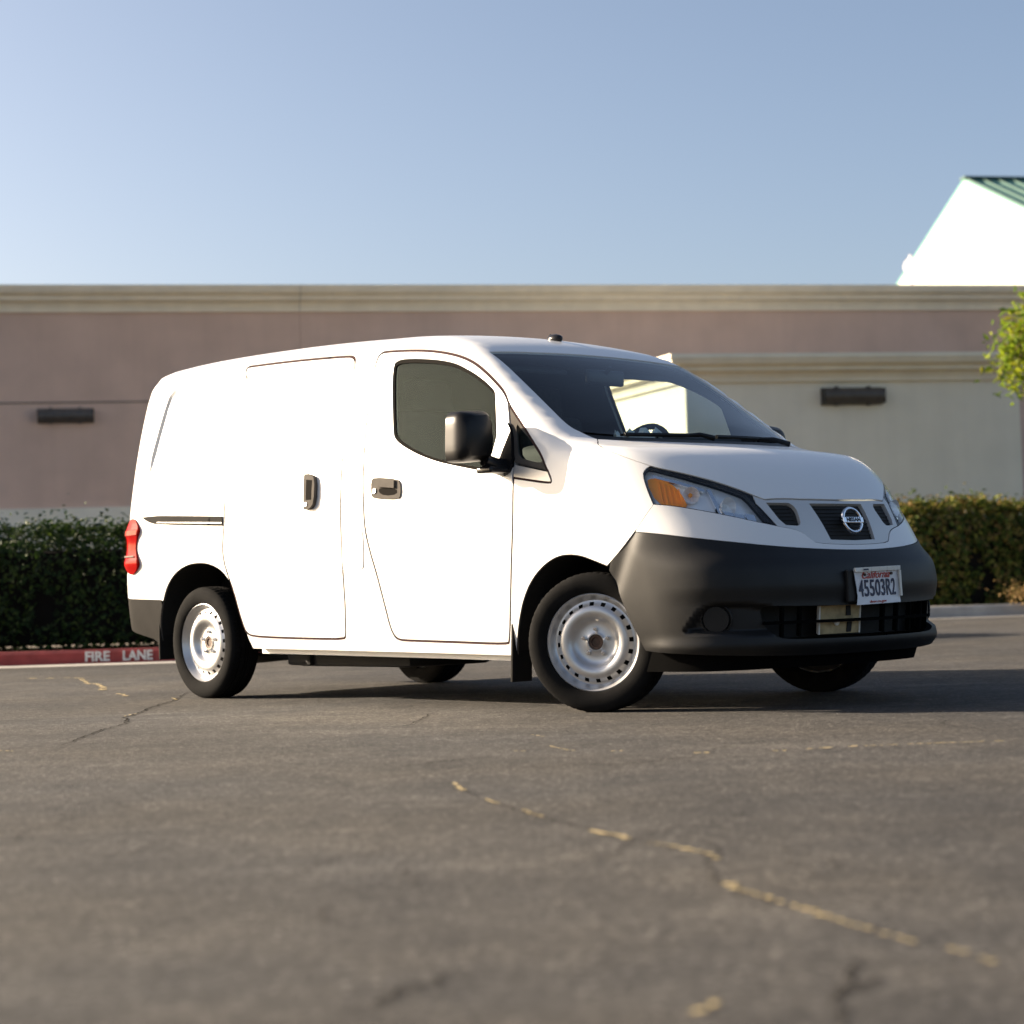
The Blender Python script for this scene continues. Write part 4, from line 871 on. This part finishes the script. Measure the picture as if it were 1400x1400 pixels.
# wheel housings, mud flaps
def arch_tub(arch3, mi, name):
    sy = -1 if mi else 1; a = mapA(arch3); n = len(a); V = []; Fc = []
    for p in a: V += [(p[0], p[1] * sy, p[2]), (p[0], -.50 * sy, p[2] + .015)]
    for i in range(n - 1): Fc.append((2 * i, 2 * i + 1, 2 * i + 3, 2 * i + 2))
    Fc.append(tuple(2 * i + 1 for i in range(n))); return meshobj(name, V, Fc, 'under_black', van)
farch_full = np.concatenate([farch, toA(mapB(b_rear[3:]))])
for mi in (False, True):
    arch_tub(rarch, mi, 'wheel_housing'); arch_tub(farch_full, mi, 'wheel_housing'); sy = -1 if mi else 1
    MB().box((-3.338, -.785 * sy, .335), (.014, .12, .26), .005).build('mud_flap', 'plastic_matte', van)
    MB().box((-.456, -.785 * sy, .262), (.014, .12, .28), .005, Matrix.Rotation(.06, 3, 'Y')).build('mud_flap', 'plastic_matte', van)
    for nm, ar in (('arch_lip', rarch), ('arch_lip', farch)):
        a = mapA(ar); mb = MB(); mb.tube([(p[0], (p[1] + .006) * sy, p[2]) for p in a], .0045, 6); mb.build(nm, 'plastic_grey', van, True)
    s3 = mapA(sill[1:-1]); V, Fc = [], []
    for p in s3: V += [(p[0], (p[1] + .055) * sy, p[2] + .01), (p[0], (p[1] + .055) * sy, p[2] - .028), (p[0], (p[1] + .059) * sy, p[2] - .028), (p[0], (p[1] + .059) * sy, p[2] + .01)]
    for i in range(len(s3) - 1):
        for k in range(3): Fc.append((4 * i + k, 4 * i + k + 1, 4 * i + 5 + k, 4 * i + 4 + k))
    meshobj('sill_flange', V, Fc, 'paint_white', van)
    V, Fc = [], []
    for p in s3: V += [(p[0], (p[1]) * sy, p[2]), (p[0], (p[1] + .06) * sy, p[2] + .004)]
    for i in range(len(s3) - 1): Fc.append((2 * i, 2 * i + 1, 2 * i + 3, 2 * i + 2))
    meshobj('sill_return', V, Fc, 'hub_rust', van)

# ------------------------------------------------------------------ underside
MB().box((-1.47, 0, .285), (1.95, 1.52, .05), .01).build('floor_pan', 'under_black', van)
MB().box((-3.0, 0, .36), (1.2, .98, .05), .01).build('floor_pan', 'under_black', van)
MB().box((.05, 0, .27), (1.1, .94, .08), .02).build('engine_tray', 'under_black', van)
MB().box((-1.95, -.32, .225), (.95, .55, .12), .03).build('fuel_tank', 'under_black', van, True)
MB().cyl((-2.925, -.72, .27), (-2.925, .72, .27), .04, n=14).build('rear_axle', 'under_black', van, True)
for y in (-.52, .52): MB().tube([(-3.55, y, .33), (-3.2, y, .23), (-2.9, y, .20), (-2.6, y, .22), (-2.35, y, .27)], .028, 8).build('leaf_spring', 'under_black', van, True)
MB().tube([(-.3, .15, .23), (-1.2, .18, .21), (-2.2, .2, .22), (-2.5, .3, .26)], .028, 8).build('exhaust_pipe', 'under_black', van, True)
MB().cyl((-3.3, .45, .29), (-3.7, .45, .29), .09, n=16).build('muffler', 'under_black', van, True)
MB().box((-2.36, -.56, .23), (.2, .12, .12), .02).build('spring_hanger', 'under_black', van)
MB().cyl((0, -.62, .25), (0, .62, .25), .03, n=12).build('drive_shaft', 'under_black', van, True)

# ------------------------------------------------------------------ handles, mirrors, wipers, antenna
for mi in (False, True):
    sy = -1 if mi else 1
    h_ = patch('door_handle', 'A', chaikin_c([(-1.413, 21.0), (-1.39, 21.8), (-1.215, 20.7), (-1.186, 19.2), (-1.18, 15.6), (-1.2, 14.5), (-1.38, 15.3), (-1.405, 16.4)], 1), 'plastic_grey', van, off=.007, thick=.012, mirror=mi, step=.02)
    patch('handle_recess', 'A', chaikin_c([(-1.34, 18.6), (-1.21, 17.8), (-1.205, 16.0), (-1.30, 15.9), (-1.35, 17.2)], 1), 'crack_dark', h_, off=.0075, thick=.001, mirror=mi, step=.02)
    patch('handle_paddle', 'A', chaikin_c([(-1.355, 21.0), (-1.355, 21.0), (-1.225, 20.2), (-1.225, 20.2), (-1.222, 17.9), (-1.222, 17.9), (-1.345, 18.7), (-1.345, 18.7)], 1), 'plastic_grey', h_, off=.018, thick=.012, mirror=mi, step=.02)
    p, n = surf('A', np.array([[-1.378, 17.6]]), .006); p, n = p[0], n[0]; MB().cyl((p[0], p[1] * sy, p[2]), (p[0] + n[0] * .006, (p[1] + n[1] * .006) * sy, p[2] + n[2] * .006), .013, n=16).build('lock_cylinder', 'chrome', h_)
    h_ = patch('sliding_handle', 'A', chaikin_c([(-1.945, 24.7), (-1.945, 24.7), (-1.89, 24.7), (-1.85, 22.9), (-1.842, 15.6), (-1.88, 13.6), (-1.925, 13.7), (-1.925, 13.7)], 1), 'plastic_grey', van, off=.022, thick=.03, mirror=mi, step=.02)
    patch('handle_recess', 'A', np.array([(-1.918, 22.9), (-1.87, 22.6), (-1.865, 16.6), (-1.908, 16.6)]), 'crack_dark', h_, off=.023, thick=.001, mirror=mi, step=.02)
    p, n = surf('A', np.array([[-1.905, 15.2]]), .022); p, n = p[0], n[0]; MB().cyl((p[0], p[1] * sy, p[2]), (p[0] + n[0] * .004, (p[1] + n[1] * .004) * sy, p[2] + n[2] * .004), .011, n=14).build('lock_cylinder', 'chrome', h_)
    # door mirror: sail plate, arm, shell, glass
    sp = patch('mirror_sail', 'A', chaikin_c([(-.512, 33.2), (-.475, 33.4), (-.432, 30.6), (-.408, 24), (-.405, 20.4), (-.455, 18.3), (-.53, 20.0), (-.555, 22.0), (-.53, 27)], 1), 'gloss_black', van, off=.016, thick=.02, mirror=mi, step=.03)
    MB().tube([(-.47, -.845 * sy, 1.075), (-.47, -.90 * sy, 1.082), (-.475, -.955 * sy, 1.105)], [.042, .036, .030], 10).build('mirror_arm', 'gloss_black', sp, True)
    MB().box((-.47, -.885 * sy, 1.062), (.10, .17, .030), .012, seg=3).build('mirror_foot', 'gloss_black', sp, True)
    mb = MB(); r_ = bmesh.ops.create_cube(mb.bm, size=1)
    bmesh.ops.subdivide_edges(mb.bm, edges=mb.bm.edges[:], cuts=7, use_grid_fill=True)
    for v in mb.bm.verts:
        x, y, z = v.co * 2; pw = 7.0; ln = (abs(y)**pw + abs(z)**pw)**(1 / pw); s_ = max(abs(y), abs(z)); k_ = s_ / ln if ln > 1e-6 else 1
        y, z = y * k_, z * k_
        if x > -.2: f = max(0, 1 - .22 * ((x + .2) / 1.2)**2)
        else: f = 1
        x = x * (1 - .35 * (y * y * .5 + z * z * .5)) if x > 0 else x
        v.co = Vector((-.50 + x * .065, (-1.005 + y * .098 * f * (1 - .06 * z)) * sy, 1.212 + z * .113 * f + .006 * y))
    mh = mb.build('mirror_shell', 'mirror_black', sp, True)
    MB().box((-.568, -1.005 * sy, 1.212), (.006, .165, .19), .003).build('mirror_glass', 'chrome', mh)
def on_skin(q, off): return [Vector(p) for p in surf('A', np.array(q, float), off)[0]]
for nm, pts in (('wiper', [(-.02, 38.5), (.02, 47), (.05, 62), (.058, 78)]), ('wiper', [(.075, 84), (.068, 101), (.045, 122), (.0, 137)])):
    c = on_skin(pts, .018); wv = MB().tube(c, .010, 6).build(nm, 'plastic_black', van, True)
    c2 = on_skin([(p[0] - .016, p[1]) for p in pts], .012); MB().tube(c2, .006, 5).build('wiper_blade', 'rubber', wv, True)
    e = on_skin([(.10, pts[-1][1]), pts[2]], .016); MB().tube([e[0], (e[0] + e[1]) / 2 + Vector((0, 0, .012)), e[1]], [.014, .010, .008], 6).build('wiper_arm', 'plastic_black', wv, True)
a0 = on_skin([(-1.0, 90)], 0)[0]; MB().sphere(a0 + Vector((0, 0, .006)), (.10, .055, .05), 16, 10).build('antenna_base', 'gloss_black', van, True)
MB().tube([a0 + Vector((.0, 0, .01)), a0 + Vector((-.035, 0, .028))], [.012, .008], 8).build('antenna_stub', 'gloss_black', van, True)

# ------------------------------------------------------------------ cabin
MB().box((-1.1, 0, .47), (1.9, 1.50, .05), .01).build('cabin_floor', 'interior_dark', van)
MB().box((-2.9, 0, .50), (1.6, 1.1, .05), .01).build('cargo_floor', 'interior_dark', van)
mb = MB(); mb.box((-.43, 0, 1.06), (.44, 1.22, .26), .06, seg=3); mb.box((-.46, .38, 1.19), (.30, .44, .11), .04, seg=3); dash = mb.build('dashboard', 'interior_dark', van, True)
MB().box((-.30, 0, .78), (.30, .42, .46), .04).build('centre_console', 'interior_dark', dash)
for y in (-.38, .38):
    st = MB().box((-1.15, y, .80), (.50, .50, .16), .05, seg=3).build('seat', 'fabric_dark', van, True)
    MB().box((-1.45, y, 1.12), (.14, .48, .62), .05, Matrix.Rotation(-.20, 3, 'Y'), 3).build('seat_back', 'fabric_dark', st, True)
    MB().box((-1.53, y, 1.50), (.09, .27, .18), .035, Matrix.Rotation(-.15, 3, 'Y'), 3).build('headrest', 'fabric_dark', st, True)
    MB().box((-1.15, y, .62), (.4, .4, .22), .02).build('seat_base', 'interior_dark', st)
swc = Vector((-.80, .38, 1.155)); SW = Matrix.Translation(swc) @ Matrix.Rotation(math.radians(-62), 4, 'Y')
stw = MB().tube([SW @ Vector((.185 * math.cos(a), .185 * math.sin(a), 0)) for a in [2 * math.pi * k / 36 for k in range(37)]], .016, 8).build('steering_wheel', 'interior_dark', van, True)
mb = MB(); mb.box((0, 0, -.01), (.12, .15, .05), .02, seg=2); mb.box((0, .1, -.008), (.04, .17, .018), .006); mb.box((0, -.1, -.008), (.04, .17, .018), .006); bmesh.ops.transform(mb.bm, matrix=SW, verts=mb.bm.verts); mb.build('wheel_hub', 'interior_dark', stw, True)
MB().cyl(swc, (-.45, .38, 1.05), .035, n=12).build('steering_column', 'interior_dark', stw)
rm = MB().box((-.665, 0, 1.535), (.035, .25, .075), .016, seg=3).build('rear_view_mirror', 'gloss_black', van, True); MB().tube([(-.66, 0, 1.55), (-.62, 0, 1.585)], .01, 6).build('mirror_stem', 'gloss_black', rm)
for y in (-.36, .36): MB().box((-.93, y, 1.60), (.26, .50, .022), .008, Matrix.Rotation(.25, 3, 'Y')).build('sun_visor', 'fabric_dark', van)
# crumpled sheet and folder on the dashboard
V, Fc = [], []; n_ = 14
for j in range(n_):
    for i in range(n_): u, v = i / (n_ - 1) - .5, j / (n_ - 1) - .5; V.append((u * .22, v * .30, .055 + .035 * math.sin(u * 17 + v * 5) * math.cos(v * 13) + .02 * math.sin(u * 31 - v * 23) - .12 * (u * u + v * v)))
for j in range(n_ - 1):
    for i in range(n_ - 1): k = j * n_ + i; Fc.append((k, k + 1, k + n_ + 1, k + n_))
pp = meshobj('crumpled_paper', V, Fc, 'paper_white'); tag(pp, 'crumpled pale sheet lying on the dashboard beside the steering wheel', 'paper')
pm = van.matrix_world.copy(); pm = Matrix.Translation((.91173, 8.98654, 0)) @ Matrix.Rotation(-.83105, 4, 'Z'); pp.matrix_world = pm @ Matrix.Translation((-.53, .10, 1.20))
